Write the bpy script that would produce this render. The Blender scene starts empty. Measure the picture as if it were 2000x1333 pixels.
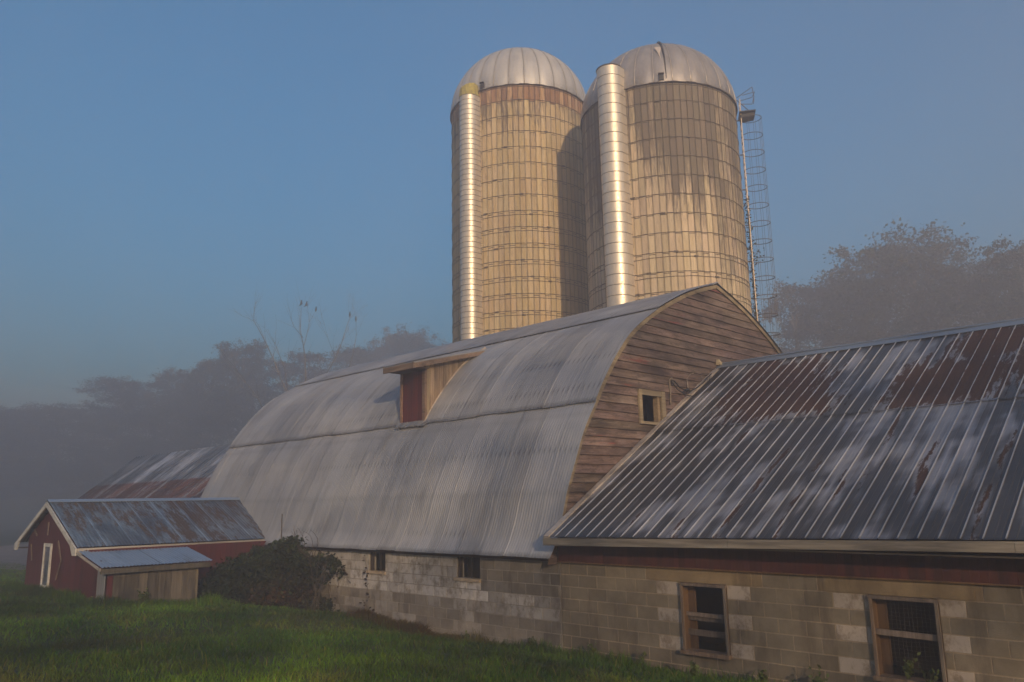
import bpy, math, random
import numpy as np
from mathutils import Vector, Matrix
R = math.radians
random.seed(7)
rng = np.random.default_rng(11)

# ------------------------------------------------------------------ camera
sc = bpy.context.scene
COL = sc.collection
cam_d = bpy.data.cameras.new('camera')
cam = bpy.data.objects.new('camera', cam_d)
COL.objects.link(cam)
H, P, RO = R(44.9), R(11.35), R(-1.08)
fw = Vector((-math.sin(H)*math.cos(P), math.cos(H)*math.cos(P), math.sin(P)))
rt = Vector((math.cos(H), math.sin(H), 0))
up = rt.cross(fw)
r2 = rt*math.cos(RO)+up*math.sin(RO)
u2 = up*math.cos(RO)-rt*math.sin(RO)
cam.matrix_world = Matrix(((r2.x, u2.x, -fw.x, 0), (r2.y, u2.y, -fw.y, 0), (r2.z, u2.z, -fw.z, 2.4), (0, 0, 0, 1)))
cam_d.sensor_width = 36
cam_d.lens = 36*1560/2000
cam_d.clip_start = 0.1
cam_d.clip_end = 3000
sc.camera = cam

# ------------------------------------------------------------------ light
SUN_EL, SUN_AZ = 13.0, -29.7            # azimuth as a math angle from +X
sv = Vector((math.cos(R(SUN_AZ))*math.cos(R(SUN_EL)), math.sin(R(SUN_AZ))*math.cos(R(SUN_EL)), math.sin(R(SUN_EL))))
ld = bpy.data.lights.new('sun', 'SUN')
ld.energy = 5.0
ld.angle = R(1.2)
ld.color = (1.0, 0.74, 0.47)
lo = bpy.data.objects.new('sun', ld)
COL.objects.link(lo)
lo.rotation_euler = sv.to_track_quat('Z', 'Y').to_euler()
w = bpy.data.worlds.new('World')
sc.world = w
w.use_nodes = True
nt = w.node_tree
bg = nt.nodes['Background']
sky = nt.nodes.new('ShaderNodeTexSky')
sky.sky_type = 'NISHITA'
sky.sun_disc = False
sky.sun_elevation = R(SUN_EL)
sky.sun_rotation = R(90-SUN_AZ)
sky.air_density = 1.2
sky.dust_density = 1.0
sky.ozone_density = 3.0
hs = nt.nodes.new('ShaderNodeHueSaturation')
hs.inputs['Hue'].default_value = .496
hs.inputs['Saturation'].default_value = 2.2
nt.links.new(sky.outputs[0], hs.inputs['Color'])
nt.links.new(hs.outputs[0], bg.inputs[0])
bg.inputs[1].default_value = 0.095
sc.view_settings.view_transform = 'Standard'
sc.view_settings.look = 'None'
sc.view_settings.exposure = 0.85
sc.view_settings.gamma = 1.0
sc.cycles.use_denoising = True
sc.cycles.max_bounces = 6
sc.cycles.diffuse_bounces = 3
sc.cycles.glossy_bounces = 2
sc.cycles.transmission_bounces = 3
sc.cycles.volume_bounces = 1
sc.cycles.transparent_max_bounces = 6
sc.cycles.use_adaptive_sampling = True
sc.cycles.adaptive_threshold = 0.02

# ------------------------------------------------------------------ helpers
def fbm(x, y, seed=0, octaves=4):
    """value noise, numpy arrays -> about -1..1"""
    x = np.asarray(x, float); y = np.asarray(y, float)
    out = np.zeros(np.broadcast(x, y).shape); amp = 1.0; tot = 0
    for o in range(octaves):
        xi = np.floor(x); yi = np.floor(y); fx = x-xi; fy = y-yi
        fx = fx*fx*(3-2*fx); fy = fy*fy*(3-2*fy)
        def hsh(a, b):
            v = np.sin(a*127.1+b*311.7+seed*74.7+o*19.3)*43758.5453
            return (v-np.floor(v))*2-1
        v = (hsh(xi, yi)*(1-fx)+hsh(xi+1, yi)*fx)*(1-fy)+(hsh(xi, yi+1)*(1-fx)+hsh(xi+1, yi+1)*fx)*fy
        out = out+v*amp; tot += amp; amp *= .5; x = x*2.03+13.1; y = y*2.03+7.7
    return out/tot

def sstep(a, b, x):
    t = np.clip((np.asarray(x, float)-a)/(b-a), 0, 1)
    return t*t*(3-2*t)

class MB:
    """collects faces with a per-vertex tint (r,g,b,mask) and builds ONE mesh object"""
    def __init__(s): s.v = []; s.f = []; s.t = []; s.uv = []; s.n = 0
    def add(s, vs, fs, t=(1, 1, 1, 0), uv=None):
        vs = np.asarray(vs, float).reshape(-1, 3); k = len(vs)
        s.v.append(vs)
        b = s.n
        s.f.extend([tuple(b+i for i in f) for f in fs])
        t = np.asarray(t, float)
        s.t.append(np.tile(t, (k, 1)) if t.ndim == 1 else t)
        s.uv.append(np.asarray(uv, float) if uv is not None else vs[:, :2]*0)
        s.n += k
    def box(s, x0, x1, y0, y1, z0, z1, t=(1, 1, 1, 0)):
        vs = [(x, y, z) for x in (x0, x1) for y in (y0, y1) for z in (z0, z1)]
        s.add(vs, [(0, 1, 3, 2), (4, 6, 7, 5), (0, 4, 5, 1), (2, 3, 7, 6), (0, 2, 6, 4), (1, 5, 7, 3)], t)
    def hexa(s, p, t=(1, 1, 1, 0)):
        """8 points: bottom 4 ring, top 4 ring"""
        s.add(p, [(3, 2, 1, 0), (4, 5, 6, 7), (0, 1, 5, 4), (1, 2, 6, 5), (2, 3, 7, 6), (3, 0, 4, 7)], t)
    def bar(s, a, b, wd, ht, upv=(0, 0, 1), t=(1, 1, 1, 0)):
        a = Vector(a); b = Vector(b); d = (b-a).normalized(); upv = Vector(upv)
        sd = d.cross(upv).normalized(); uu = sd.cross(d)
        q = []
        for e in (a, b):
            for i, j in ((-1, -1), (1, -1), (1, 1), (-1, 1)):
                q.append(tuple(e+sd*(wd/2*i)+uu*(ht/2*j)))
        s.add(q, [(3, 2, 1, 0), (4, 5, 6, 7), (0, 1, 5, 4), (1, 2, 6, 5), (2, 3, 7, 6), (3, 0, 4, 7)], t)
    def tube(s, path, r, n=6, t=(1, 1, 1, 0), closed=False):
        path = [Vector(p) for p in path]; m = len(path)
        rs = r if hasattr(r, '__len__') else [r]*m
        vs = []; prev = None
        for i, p in enumerate(path):
            if closed: d = path[(i+1) % m]-path[i-1]
            else: d = path[min(i+1, m-1)]-path[max(i-1, 0)]
            d.normalize()
            if prev is None:
                a = d.orthogonal().normalized()
            else:
                a = (prev-d*prev.dot(d)); a = a.normalized() if a.length > 1e-6 else d.orthogonal().normalized()
            prev = a; b = d.cross(a)
            for k in range(n):
                q = p+(a*math.cos(2*math.pi*k/n)+b*math.sin(2*math.pi*k/n))*rs[i]
                vs.append(tuple(q))
        fs = []
        for i in range(m if closed else m-1):
            j = (i+1) % m
            for k in range(n):
                k2 = (k+1) % n
                fs.append((i*n+k, i*n+k2, j*n+k2, j*n+k))
        if not closed:
            fs.append(tuple(range(n))[::-1]); fs.append(tuple((m-1)*n+k for k in range(n)))
        s.add(vs, fs, t)
    def ring(s, c, rad, r, n=6, seg=64, t=(1, 1, 1, 0)):
        s.tube([(c[0]+rad*math.cos(2*math.pi*i/seg), c[1]+rad*math.sin(2*math.pi*i/seg), c[2]) for i in range(seg)], r, n, t, True)
    def grid(s, Pn, t=None, uv=None):
        """Pn: array (nu, nv, 3)"""
        nu, nv = Pn.shape[:2]
        idx = np.arange(nu*nv).reshape(nu, nv)
        a = idx[:-1, :-1].ravel(); b = idx[1:, :-1].ravel(); c = idx[1:, 1:].ravel(); d = idx[:-1, 1:].ravel()
        fs = np.stack([a, b, c, d], 1)
        s.v.append(Pn.reshape(-1, 3)); s.f.extend(map(tuple, (fs+s.n).tolist()))
        k = nu*nv
        s.t.append(np.tile(np.array((1., 1, 1, 0)), (k, 1)) if t is None else t.reshape(-1, 4))
        s.uv.append(np.zeros((k, 2)) if uv is None else uv.reshape(-1, 2))
        s.n += k
    def build(s, name, mat, parent=None, smooth=False, loc=None):
        me = bpy.data.meshes.new(name)
        V = np.concatenate(s.v)
        if loc is not None: V = V-np.array(loc)
        me.from_pydata(V.tolist(), [], s.f)
        T = np.concatenate(s.t)
        at = me.attributes.new('tint', 'FLOAT_COLOR', 'POINT')
        at.data.foreach_set('color', T.ravel())
        UV = np.concatenate(s.uv)
        if np.abs(UV).max() > 0:
            ul = me.uv_layers.new(name='UVMap')
            li = np.empty(len(me.loops), dtype=np.int32); me.loops.foreach_get('vertex_index', li)
            ul.data.foreach_set('uv', UV[li].ravel())
        me.materials.append(mat)
        if smooth: me.polygons.foreach_set('use_smooth', [True]*len(me.polygons))
        me.update()
        o = bpy.data.objects.new(name, me); COL.objects.link(o)
        if loc is not None: o.location = loc
        if parent is not None:
            o.parent = parent
            if loc is None: o.matrix_parent_inverse = Matrix.Translation(-world_loc(parent))
            else:
                o.location = Vector(loc)-world_loc(parent)
        return o

def world_loc(o):
    v = Vector(o.location)
    q = o
    while q.parent is not None:
        v = v+q.matrix_parent_inverse.to_translation()+Vector(q.parent.location); q = q.parent
    return v

def tag(o, label, cat, group=None, kind=None):
    o['label'] = label; o['category'] = cat
    if group: o['group'] = group
    if kind: o['kind'] = kind
    return o
def thing(name, loc, label, cat, group=None):
    o = bpy.data.objects.new(name, None); COL.objects.link(o); o.location = loc
    o.empty_display_size = .2
    return tag(o, label, cat, group)
def structure(o):
    o['kind'] = 'structure'; return o

# ------------------------------------------------------------------ materials
class Mt:
    def __init__(s, name, rough=.7, metal=0.0, spec=.5):
        s.m = bpy.data.materials.new(name); s.m.use_nodes = True
        s.nt = s.m.node_tree; s.b = s.nt.nodes['Principled BSDF']
        s.b.inputs['Roughness'].default_value = rough; s.b.inputs['Metallic'].default_value = metal
        s.b.inputs['Specular IOR Level'].default_value = spec
        s.at = s.nt.nodes.new('ShaderNodeAttribute'); s.at.attribute_name = 'tint'
        s.tc = s.nt.nodes.new('ShaderNodeTexCoord')
    def lk(s, a, b): s.nt.links.new(a, b)
    def coord(s, src='Object', scale=(1, 1, 1)):
        mp = s.nt.nodes.new('ShaderNodeMapping'); mp.inputs['Scale'].default_value = scale
        s.lk(s.tc.outputs[src], mp.inputs['Vector']); return mp.outputs[0]
    def noise(s, vec, scale=1, detail=5, rough=.6, dist=0):
        n = s.nt.nodes.new('ShaderNodeTexNoise'); n.inputs['Scale'].default_value = scale
        n.inputs['Detail'].default_value = detail; n.inputs['Roughness'].default_value = rough
        n.inputs['Distortion'].default_value = dist
        s.lk(vec, n.inputs['Vector']); return n.outputs['Fac']
    def rng(s, v, a, b, lo=0., hi=1.):
        n = s.nt.nodes.new('ShaderNodeMapRange'); n.interpolation_type = 'SMOOTHSTEP'
        for k, q in zip(('From Min', 'From Max', 'To Min', 'To Max'), (a, b, lo, hi)): n.inputs[k].default_value = q
        s.lk(v, n.inputs['Value']); return n.outputs[0]
    def math(s, op, a, b=None):
        n = s.nt.nodes.new('ShaderNodeMath'); n.operation = op
        for i, q in enumerate((a, b)):
            if q is None: continue
            if isinstance(q, (int, float)): n.inputs[i].default_value = q
            else: s.lk(q, n.inputs[i])
        return n.outputs[0]
    def mix(s, f, a, b, mode='MIX'):
        n = s.nt.nodes.new('ShaderNodeMix'); n.data_type = 'RGBA'; n.blend_type = mode
        for i, q in ((0, f), (6, a), (7, b)):
            if isinstance(q, (int, float)): n.inputs[i].default_value = q
            elif isinstance(q, tuple): n.inputs[i].default_value = (q[0], q[1], q[2], 1)
            else: s.lk(q, n.inputs[i])
        return n.outputs[2]
    def out(s, col, tint=True, bump=None, bstr=.3, bdist=.01, rough=None):
        if tint: col = s.mix(1.0, col, s.at.outputs['Color'], 'MULTIPLY')
        s.lk(col, s.b.inputs['Base Color'])
        if bump is not None:
            n = s.nt.nodes.new('ShaderNodeBump'); n.inputs['Strength'].default_value = bstr; n.inputs['Distance'].default_value = bdist
            s.lk(bump, n.inputs['Height']); s.lk(n.outputs[0], s.b.inputs['Normal'])
        if rough is not None: s.lk(rough, s.b.inputs['Roughness'])
        return s.m

def m_galv():
    m = Mt('galvanised_corrugated', .55, .15)
    a = m.noise(m.coord('UV', (3.0, .35, 1)), 1.6, 6, .62)
    b = m.noise(m.coord('UV', (12, .5, 1)), 1.5, 4, .6)
    c = m.noise(m.coord('UV', (.35, .3, 1)), 1.0, 4, .6)
    col = m.mix(m.rng(a, .3, .7), (.29, .29, .305), (.385, .38, .39))
    col = m.mix(m.rng(b, .50, .82), col, (.24, .235, .24))
    col = m.mix(m.rng(c, .35, .7, 0, .5), col, (.43, .44, .46))
    sp = m.noise(m.coord('UV', (9, 9, 1)), 2.0, 5, .7)
    col = m.mix(m.rng(sp, .62, .78, 0, .35), col, (.14, .13, .125))
    mossy = m.math('MULTIPLY', m.at.outputs['Alpha'], m.rng(sp, .38, .6))  # alpha carries seam moss and the painted lap shade
    col = m.mix(mossy, col, (.09, .075, .05))
    return m.out(col, bump=sp, bstr=.12, rough=m.rng(a, .3, .7, .42, .6))
def m_rustroof(name, pale=(.36, .36, .395), dark=(.055, .055, .06), rust=(.034, .014, .010), bias=0.0):
    m = Mt(name, .38, .45)
    big = m.noise(m.coord('UV', (.95, .55, 1)), 1.0, 9, .68, .5)
    st = m.noise(m.coord('UV', (9, .8, 1)), 1.2, 5, .65)
    mixn = m.math('ADD', m.math('MULTIPLY', big, .60), m.math('MULTIPLY', st, .40))
    col = m.mix(m.rng(mixn, .43+bias, .60+bias), dark, pale)
    rn = m.noise(m.coord('UV', (8, 2.0, 1)), 1.4, 8, .74)
    rm = m.math('ADD', m.at.outputs['Alpha'], m.math('MULTIPLY', m.math('SUBTRACT', rn, .5), 1.9))
    rf = m.rng(rm, .42, .66)
    fine = m.noise(m.coord('UV', (40, 14, 1)), 1.0, 4, .6)
    rcol = m.mix(m.rng(fine, .3, .7), rust, tuple(c*2.1 for c in rust))
    col = m.mix(rf, col, rcol)
    rr = m.rng(rf, 0, 1, .36, .85)
    m.lk(m.rng(rf, 0, 1, .4, 0.0), m.b.inputs['Metallic'])
    return m.out(col, bump=fine, bstr=.08, rough=rr)
def m_wood(name, c1, c2, c3, grain='y', rough=.8, paint=None):
    m = Mt(name, rough)
    sc_ = {'x': (1.2, 26, 26), 'y': (26, 1.2, 26), 'z': (26, 26, 1.2)}[grain]
    s2 = {'x': (.5, 3, 5), 'y': (3, .5, 5), 'z': (5, 5, .7)}[grain]
    g = m.noise(m.coord('Object', sc_), 1.0, 6, .65, .3)
    b = m.noise(m.coord('Object', s2), 1.0, 5, .65)
    col = m.mix(m.rng(g, .3, .7), c1, c2)
    col = m.mix(m.rng(b, .45, .7), col, c3)
    if paint and name == 'weathered_red_siding':
        d_ = m.noise(m.coord('Object', (2, 2.2, 9)), 1.3, 9, .8); col = m.mix(m.rng(d_, .49, .60, 0, .85), col, (.10, .068, .052)); col = m.mix(m.rng(d_, .45, .34, 0, .8), col, (.42, .32, .28))
    if paint:
        pc, lo, hi = paint
        pn = m.noise(m.coord('Object', tuple(q*.9 for q in sc_)), .45, 8, .75)
        pm = m.math('ADD', m.math('MULTIPLY', pn, .8), m.math('MULTIPLY', m.at.outputs['Alpha'], .35))
        col = m.mix(m.rng(pm, lo, hi), col, pc)
    return m.out(col, bump=g, bstr=.5, bdist=.006)
def m_block():
    m = Mt('concrete_block', .92)
    n1 = m.noise(m.coord('Object', (1, 1, 1)), 60, 4, .7)
    n2 = m.noise(m.coord('Object', (1, 1, 1)), 2.2, 7, .68)
    n3 = m.noise(m.coord('Object', (2.2, 1, .5)), 1.8, 6, .65)
    col = m.mix(m.rng(n2, .3, .7), (.20, .165, .125), (.31, .26, .20))
    col = m.mix(m.rng(n3, .50, .72, 0, .85), col, (.14, .11, .085))
    col = m.mix(m.rng(n1, .55, .8, 0, .5), col, (.12, .10, .08))
    wh = m.noise(m.coord('Object', (1.3, 1, 1)), 3.1, 7, .75)
    wm = m.math('MULTIPLY', m.at.outputs['Alpha'], m.rng(wh, .36, .56))
    col = m.mix(wm, col, (.52, .47, .42))
    return m.out(col, bump=n1, bstr=.6, bdist=.008)
def m_plain(name, col, var=.25, scale=8, rough=.7, metal=0, bump=.2):
    m = Mt(name, rough, metal)
    n = m.noise(m.coord('Object'), scale, 6, .65)
    c = m.mix(m.rng(n, .3, .7), tuple(q*(1-var) for q in col), tuple(min(1, q*(1+var)) for q in col))
    return m.out(c, bump=n, bstr=bump)
def m_stave(name, light, dark, yellow):
    m = Mt(name, .85)
    n = m.noise(m.coord('Object', (4, 4, .55)), 1.7, 6, .66)
    f = m.noise(m.coord('Object', (13, 13, .9)), 2.0, 5, .7)
    p = m.noise(m.coord('Object', (1, 1, 1)), 18, 5, .7)
    col = m.mix(m.rng(n, .35, .68), light, yellow)
    col = m.mix(m.rng(f, .46, .72, 0, .7), col, tuple(q*.45 for q in light))
    dm = m.math('ADD', m.at.outputs['Alpha'], m.math('MULTIPLY', m.math('SUBTRACT', f, .5), 1.5))
    col = m.mix(m.rng(dm, .30, .85, 0, .85), col, dark)
    return m.out(col, bump=p, bstr=.4, bdist=.01)
def m_metal(name, c1, c2, rough=.38, metal=.6, sc_=(2, 2, .6)):
    m = Mt(name, rough, metal)
    n = m.noise(m.coord('Object', sc_), 1.6, 6, .65)
    f = m.noise(m.coord('Object', (1, 1, 1)), 9, 5, .7)
    col = m.mix(m.rng(n, .3, .7), c1, c2)
    col = m.mix(m.math('MULTIPLY', m.at.outputs['Alpha'], m.rng(f, .35, .65)), col, (.10, .075, .045))
    return m.out(col, bump=f, bstr=.06, rough=m.rng(f, .3, .7, rough-.06, rough+.12))
def m_leaf(name, c1, c2, c3, sc_=.9, trans=.25):
    m = Mt(name, .6, 0, .3)
    n = m.noise(m.coord('Object'), sc_, 4, .6)
    col = m.mix(m.rng(n, .3, .7), c1, c2)
    col = m.mix(m.at.outputs['Alpha'], col, c3)
    col = m.mix(1.0, col, m.at.outputs['Color'], 'MULTIPLY')
    m.lk(col, m.b.inputs['Base Color'])
    tr = m.nt.nodes.new('ShaderNodeBsdfTranslucent'); m.lk(col, tr.inputs[0])
    mx = m.nt.nodes.new('ShaderNodeMixShader'); mx.inputs[0].default_value = trans
    m.lk(m.b.outputs[0], mx.inputs[1]); m.lk(tr.outputs[0], mx.inputs[2])
    m.lk(mx.outputs[0], m.nt.nodes['Material Output'].inputs[0])
    return m.m

M = {}
M['galv'] = m_galv()
M['ribroof'] = m_rustroof('ribbed_steel', pale=(.40, .40, .435), dark=(.31, .31, .33))
M['shedroof'] = m_rustroof('shed_corrugated', (.21, .26, .315), (.085, .097, .12), (.05, .033, .028))
M['annexroof'] = m_rustroof('annex_corrugated', (.27, .33, .41), (.16, .19, .24), (.08, .05, .05), -.08)
M['backroof'] = m_rustroof('far_roof_steel', (.40, .39, .40), (.12, .12, .125), (.060, .028, .026))
M['siding'] = m_wood('weathered_red_siding', (.17, .110, .085), (.37, .265, .215), (.095, .065, .052), 'y', paint=((.32, .05, .038), .60, .67))
M['trim'] = m_wood('weathered_trim', (.26, .205, .135), (.37, .30, .205), (.16, .125, .085), 'y')
M['greytrim'] = m_wood('grey_trim_board', (.19, .165, .135), (.33, .29, .24), (.12, .105, .09), 'x')
M['raketrim'] = m_wood('pale_rake_flashing', (.40, .34, .29), (.52, .46, .41), (.26, .22, .19), 'y')
M['dormwood'] = m_wood('dormer_pale_boards', (.31, .225, .14), (.43, .325, .215), (.20, .145, .10), 'z')
M['dormroof'] = m_wood('dormer_fascia_wood', (.20, .14, .10), (.33, .24, .18), (.11, .08, .06), 'x')
M['red'] = m_wood('faded_red_paint', (.10, .014, .012), (.13, .02, .016), (.065, .013, .012), 'z')
M['shedred'] = m_wood('shed_red_boards', (.072, .010, .013), (.098, .014, .017), (.052, .011, .012), 'z', paint=((.085, .05, .044), .60, .72))
M['bandred'] = m_wood('dark_red_band', (.055, .012, .010), (.08, .018, .014), (.035, .009, .008), 'z', paint=((.34, .22, .12), .66, .74))
M['white'] = m_wood('white_painted_wood', (.50, .49, .46), (.62, .60, .56), (.40, .38, .34), 'y')
M['cream'] = m_wood('cream_painted_wood', (.36, .33, .285), (.45, .41, .36), (.22, .18, .15), 'y')
M['annexwood'] = m_wood('annex_grey_boards', (.075, .065, .055), (.14, .12, .10), (.035, .03, .026), 'z')
M['doorgrey'] = m_wood('grey_door_boards', (.19, .19, .195), (.27, .27, .28), (.14, .14, .14), 'z')
M['frame'] = m_wood('window_frame_wood', (.12, .088, .066), (.21, .165, .13), (.08, .06, .05), 'z')
M['jamb'] = m_wood('window_jamb_wood', (.11, .062, .028), (.17, .10, .048), (.07, .042, .022), 'z')
M['block'] = m_block()
M['mortar'] = m_plain('mortar', (.46, .38, .27), .2, 14, .95)
M['concrete'] = m_plain('old_concrete', (.24, .20, .16), .3, 5, .95)
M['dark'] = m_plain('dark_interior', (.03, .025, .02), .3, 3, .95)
M['staveL'] = m_stave('stave_yellow', (.49, .385, .245), (.10, .075, .05), (.44, .315, .145))
M['staveR'] = m_stave('stave_pale', (.50, .405, .295), (.085, .068, .054), (.42, .33, .215))
M['hoop'] = m_plain('steel_hoop', (.10, .08, .06), .3, 20, .7, .3)
M['domeL'] = m_metal('dome_pale_steel', (.46, .435, .41), (.55, .52, .485), .45, .45)
M['domeR'] = m_metal('dome_dull_steel', (.32, .29, .27), (.42, .38, .35), .42, .5)
M['chute'] = m_metal('chute_steel', (.56, .49, .40), (.68, .60, .49), .42, .6)
M['moss'] = m_plain('mossy_cap', (.30, .25, .06), .35, 9, .9)
M['ladder'] = m_plain('ladder_steel', (.36, .30, .25), .25, 12, .5, .5)
M['wire'] = m_plain('rusty_wire', (.10, .08, .065), .3, 30, .6, .4)
M['black'] = m_plain('black_cable', (.025, .025, .027), .2, 30, .6)
M['bark'] = m_plain('grey_bark', (.16, .13, .105), .3, 6, .9)
M['bird'] = m_plain('dark_plumage', (.03, .028, .03), .3, 30, .7)
M['treeleaf'] = m_leaf('tree_foliage', (.012, .022, .012), (.028, .040, .020), (.045, .04, .02), .35)
M['vineleaf'] = m_leaf('vine_foliage', (.009, .016, .006), (.030, .044, .013), (.07, .028, .016), 1.6)
M['weedleaf'] = m_leaf('weed_foliage', (.05, .075, .02), (.09, .12, .03), (.20, .14, .07), 3)
M['grass'] = m_leaf('grass_blades', (.032, .090, .006), (.10, .175, .009), (.18, .14, .035), .45, .35)
M['petal'] = m_plain('yellow_petal', (.55, .45, .03), .1, 10, .6)
m = Mt('window_glass', .08, 0, .8)
g = m.noise(m.coord('Object'), 3, 4)
M['glass'] = m.out(m.mix(m.rng(g, .3, .7), (.07, .08, .12), (.16, .17, .21)), tint=False)
m = Mt('meadow_soil', .95)
g1 = m.noise(m.coord('Object'), .5, 6, .65); g2 = m.noise(m.coord('Object'), 7, 6, .7)
c = m.mix(m.rng(g1, .35, .65), (.020, .035, .008), (.035, .05, .012))
c = m.mix(m.rng(g2, .5, .75, 0, .7), c, (.06, .042, .022))
M['ground'] = m.out(c, tint=False, bump=g2, bstr=.6, bdist=.03)
M['track'] = m_plain('gravel', (.17, .14, .125), .3, 1.2, .95)
M['hill'] = m_plain('wooded_hill', (.03, .035, .018), .4, .4, .95)

# ------------------------------------------------------------------ terrain
def gz(x, y):
    x = np.asarray(x, float); y = np.asarray(y, float)
    up_ = np.clip(10.9-y, 0, None)
    s = .125*up_
    z = -.2+1.05*(1-np.exp(-s/1.05*1.0))*1.06
    z = z+.11*sstep(-13.4, -15.5, x)*sstep(-22, -16, -np.abs(y-9))*sstep(13, 10.5, y)
    z = z-.10*np.exp(-((x+13)**2/1.6+(y-10.7)**2/.9))
    z = z+.05*fbm(x*.35, y*.35, 3)*sstep(0, 1.2, up_)+.02*fbm(x*1.6, y*1.6, 5)
    far = sstep(28, 60, np.hypot(x+10, y-8))
    z = z*(1-far)+far*(.35+.25*fbm(x*.02, y*.02, 8))
    z = z+sstep(12, 16, y)*sstep(60, 30, y)*.15
    z = z+11*sstep(75, 190, -.62*x+.78*y)*sstep(-30, 40, y)
    return z
def warp(n, half, c):
    t = np.linspace(-1, 1, n); return c+np.sign(t)*np.abs(t)**2.6*half
gx = warp(241, 420, -11); gy = warp(241, 420, 6)
GX, GY = np.meshgrid(gx, gy, indexing='ij')
g = MB(); g.grid(np.stack([GX, GY, gz(GX, GY)], -1))
structure(g.build('ground', M['ground'], smooth=True))
# pale gravel yard far to the left
tx = np.linspace(-58, -36.5, 30); ty = np.linspace(-14, 15, 30)
TX, TY = np.meshgrid(tx, ty, indexing='ij')
TX2 = TX+1.2*fbm(TY*.2, TY*0, 4)*(TX > -37)
g = MB(); g.grid(np.stack([TX2, TY, gz(TX2, TY)+.03], -1))
structure(g.build('gravel_yard', M['track']))

# unseen hill added behind the camera, crest shaped to shade all but the silos
sd = np.array((math.cos(R(SUN_AZ)), math.sin(R(SUN_AZ)))); ed = np.array((-sd[1], sd[0]))
te = math.tan(R(SUN_EL))
ee = np.linspace(-80, 95, 260); hh = []
for e in ee:
    k = float(sstep(6.6, 8.2, e))
    line = (8.15*(1-k)+7.75*k, (-28.*(1-k)-17.*k))      # shade height at distance s
    line = (line[0]+9*float(sstep(4.2, 2.0, e))+9*float(sstep(20, 24, e)), line[1])
    hh.append(line[0]+(33-line[1])*te+.25*float(fbm(e*.9, 0., 2))*(1 if (e < 6.5 or e > 9) else .3))
hh = np.array(hh)
prof = [(26, 0), (28, .09), (30, .15), (33, .18), (37, .15), (42, .08), (47, 0)]
PH = np.zeros((len(ee), len(prof), 3))
for j, (s_, k) in enumerate(prof):
    PH[:, j, 0] = sd[0]*s_+ed[0]*ee; PH[:, j, 1] = sd[1]*s_+ed[1]*ee
    PH[:, j, 2] = -1+(hh+1)*k
g = MB(); g.grid(PH); structure(g.build('hills', M['hill']))
# unseen leaf screen added on it, density set to dim the low sun
SCREEN_TAU = 1.85
nl_ = int(SCREEN_TAU*175*17/.075)
we = rng.uniform(-80, 95, nl_); wt_ = rng.uniform(0, 1, nl_); wh = np.interp(we, ee, hh)
ws = rng.uniform(31.5, 34.5, nl_)
wz = 1.5+(wh-1.5)*wt_
wp = np.column_stack([sd[0]*ws+ed[0]*we, sd[1]*ws+ed[1]*we, wz])
a_ = rng.normal(size=(nl_, 3)); a_ /= np.linalg.norm(a_, axis=1)[:, None]
b_ = np.cross(a_, rng.normal(size=(nl_, 3))); b_ /= np.linalg.norm(b_, axis=1)[:, None]
a_ *= .22; b_ *= .17
q_ = np.stack([wp-a_, wp+b_, wp+a_, wp-b_], 1).reshape(-1, 3)
g = MB(); g.v.append(q_); g.f.extend(map(tuple, np.arange(nl_*4).reshape(-1, 4).tolist())); g.t.append(np.tile(np.array((1., 1, 1, 0)), (nl_*4, 1))); g.uv.append(np.zeros((nl_*4, 2))); g.n = nl_*4
wo = g.build('far_wood', M['treeleaf']); wo['kind'] = 'stuff'; wo['label'] = 'wood on the rise behind the viewer'; wo['category'] = 'wood'

# ------------------------------------------------------------------ gothic barn
RY, RZ = 17.02, 7.52
prof_pts = [(10.66, 1.40), (10.80, 1.60), (10.915, 1.82), (11.03, 2.11), (11.18, 2.56), (11.42, 3.08), (11.73, 3.72), (12.10, 4.26), (12.44, 4.77), (12.9, 5.34), (13.50, 5.92), (14.46, 6.52), (15.51, 7.03), (16.3, 7.32), (17.02, 7.54)]
pp = np.array(prof_pts)
def catmull(p, sub=6):
    q = np.vstack([2*p[0]-p[1], p, 2*p[-1]-p[-2]]); out = []
    for i in range(1, len(q)-2):
        for k in range(sub):
            t = k/sub
            out.append(.5*((2*q[i])+(-q[i-1]+q[i+1])*t+(2*q[i-1]-5*q[i]+4*q[i+1]-q[i+2])*t*t+(-q[i-1]+3*q[i]-3*q[i+1]+q[i+2])*t**3))
    out.append(q[-2]); return np.array(out)
PC = catmull(pp)
sl = np.concatenate([[0], np.cumsum(np.hypot(*np.diff(PC, axis=0).T))])
def prof_at(s):
    y = np.interp(s, sl, PC[:, 0]); z = np.interp(s, sl, PC[:, 1])
    e = .02
    dy = np.interp(s+e, sl, PC[:, 0])-np.interp(s-e, sl, PC[:, 0]); dz = np.interp(s+e, sl, PC[:, 1])-np.interp(s-e, sl, PC[:, 1])
    L = np.hypot(dy, dz); return y, z, -dz/L, dy/L      # normal (-dz, dy)
def s_of_z(z): return float(np.interp(z, PC[:, 1], sl))
BX0, BX1 = -25.3, -9.79
barn = thing('gothic_barn', (-17.5, 17, -.2), 'long grey arched-roof barn with weathered red gable siding and block wall', 'barn')
roof = None
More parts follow.
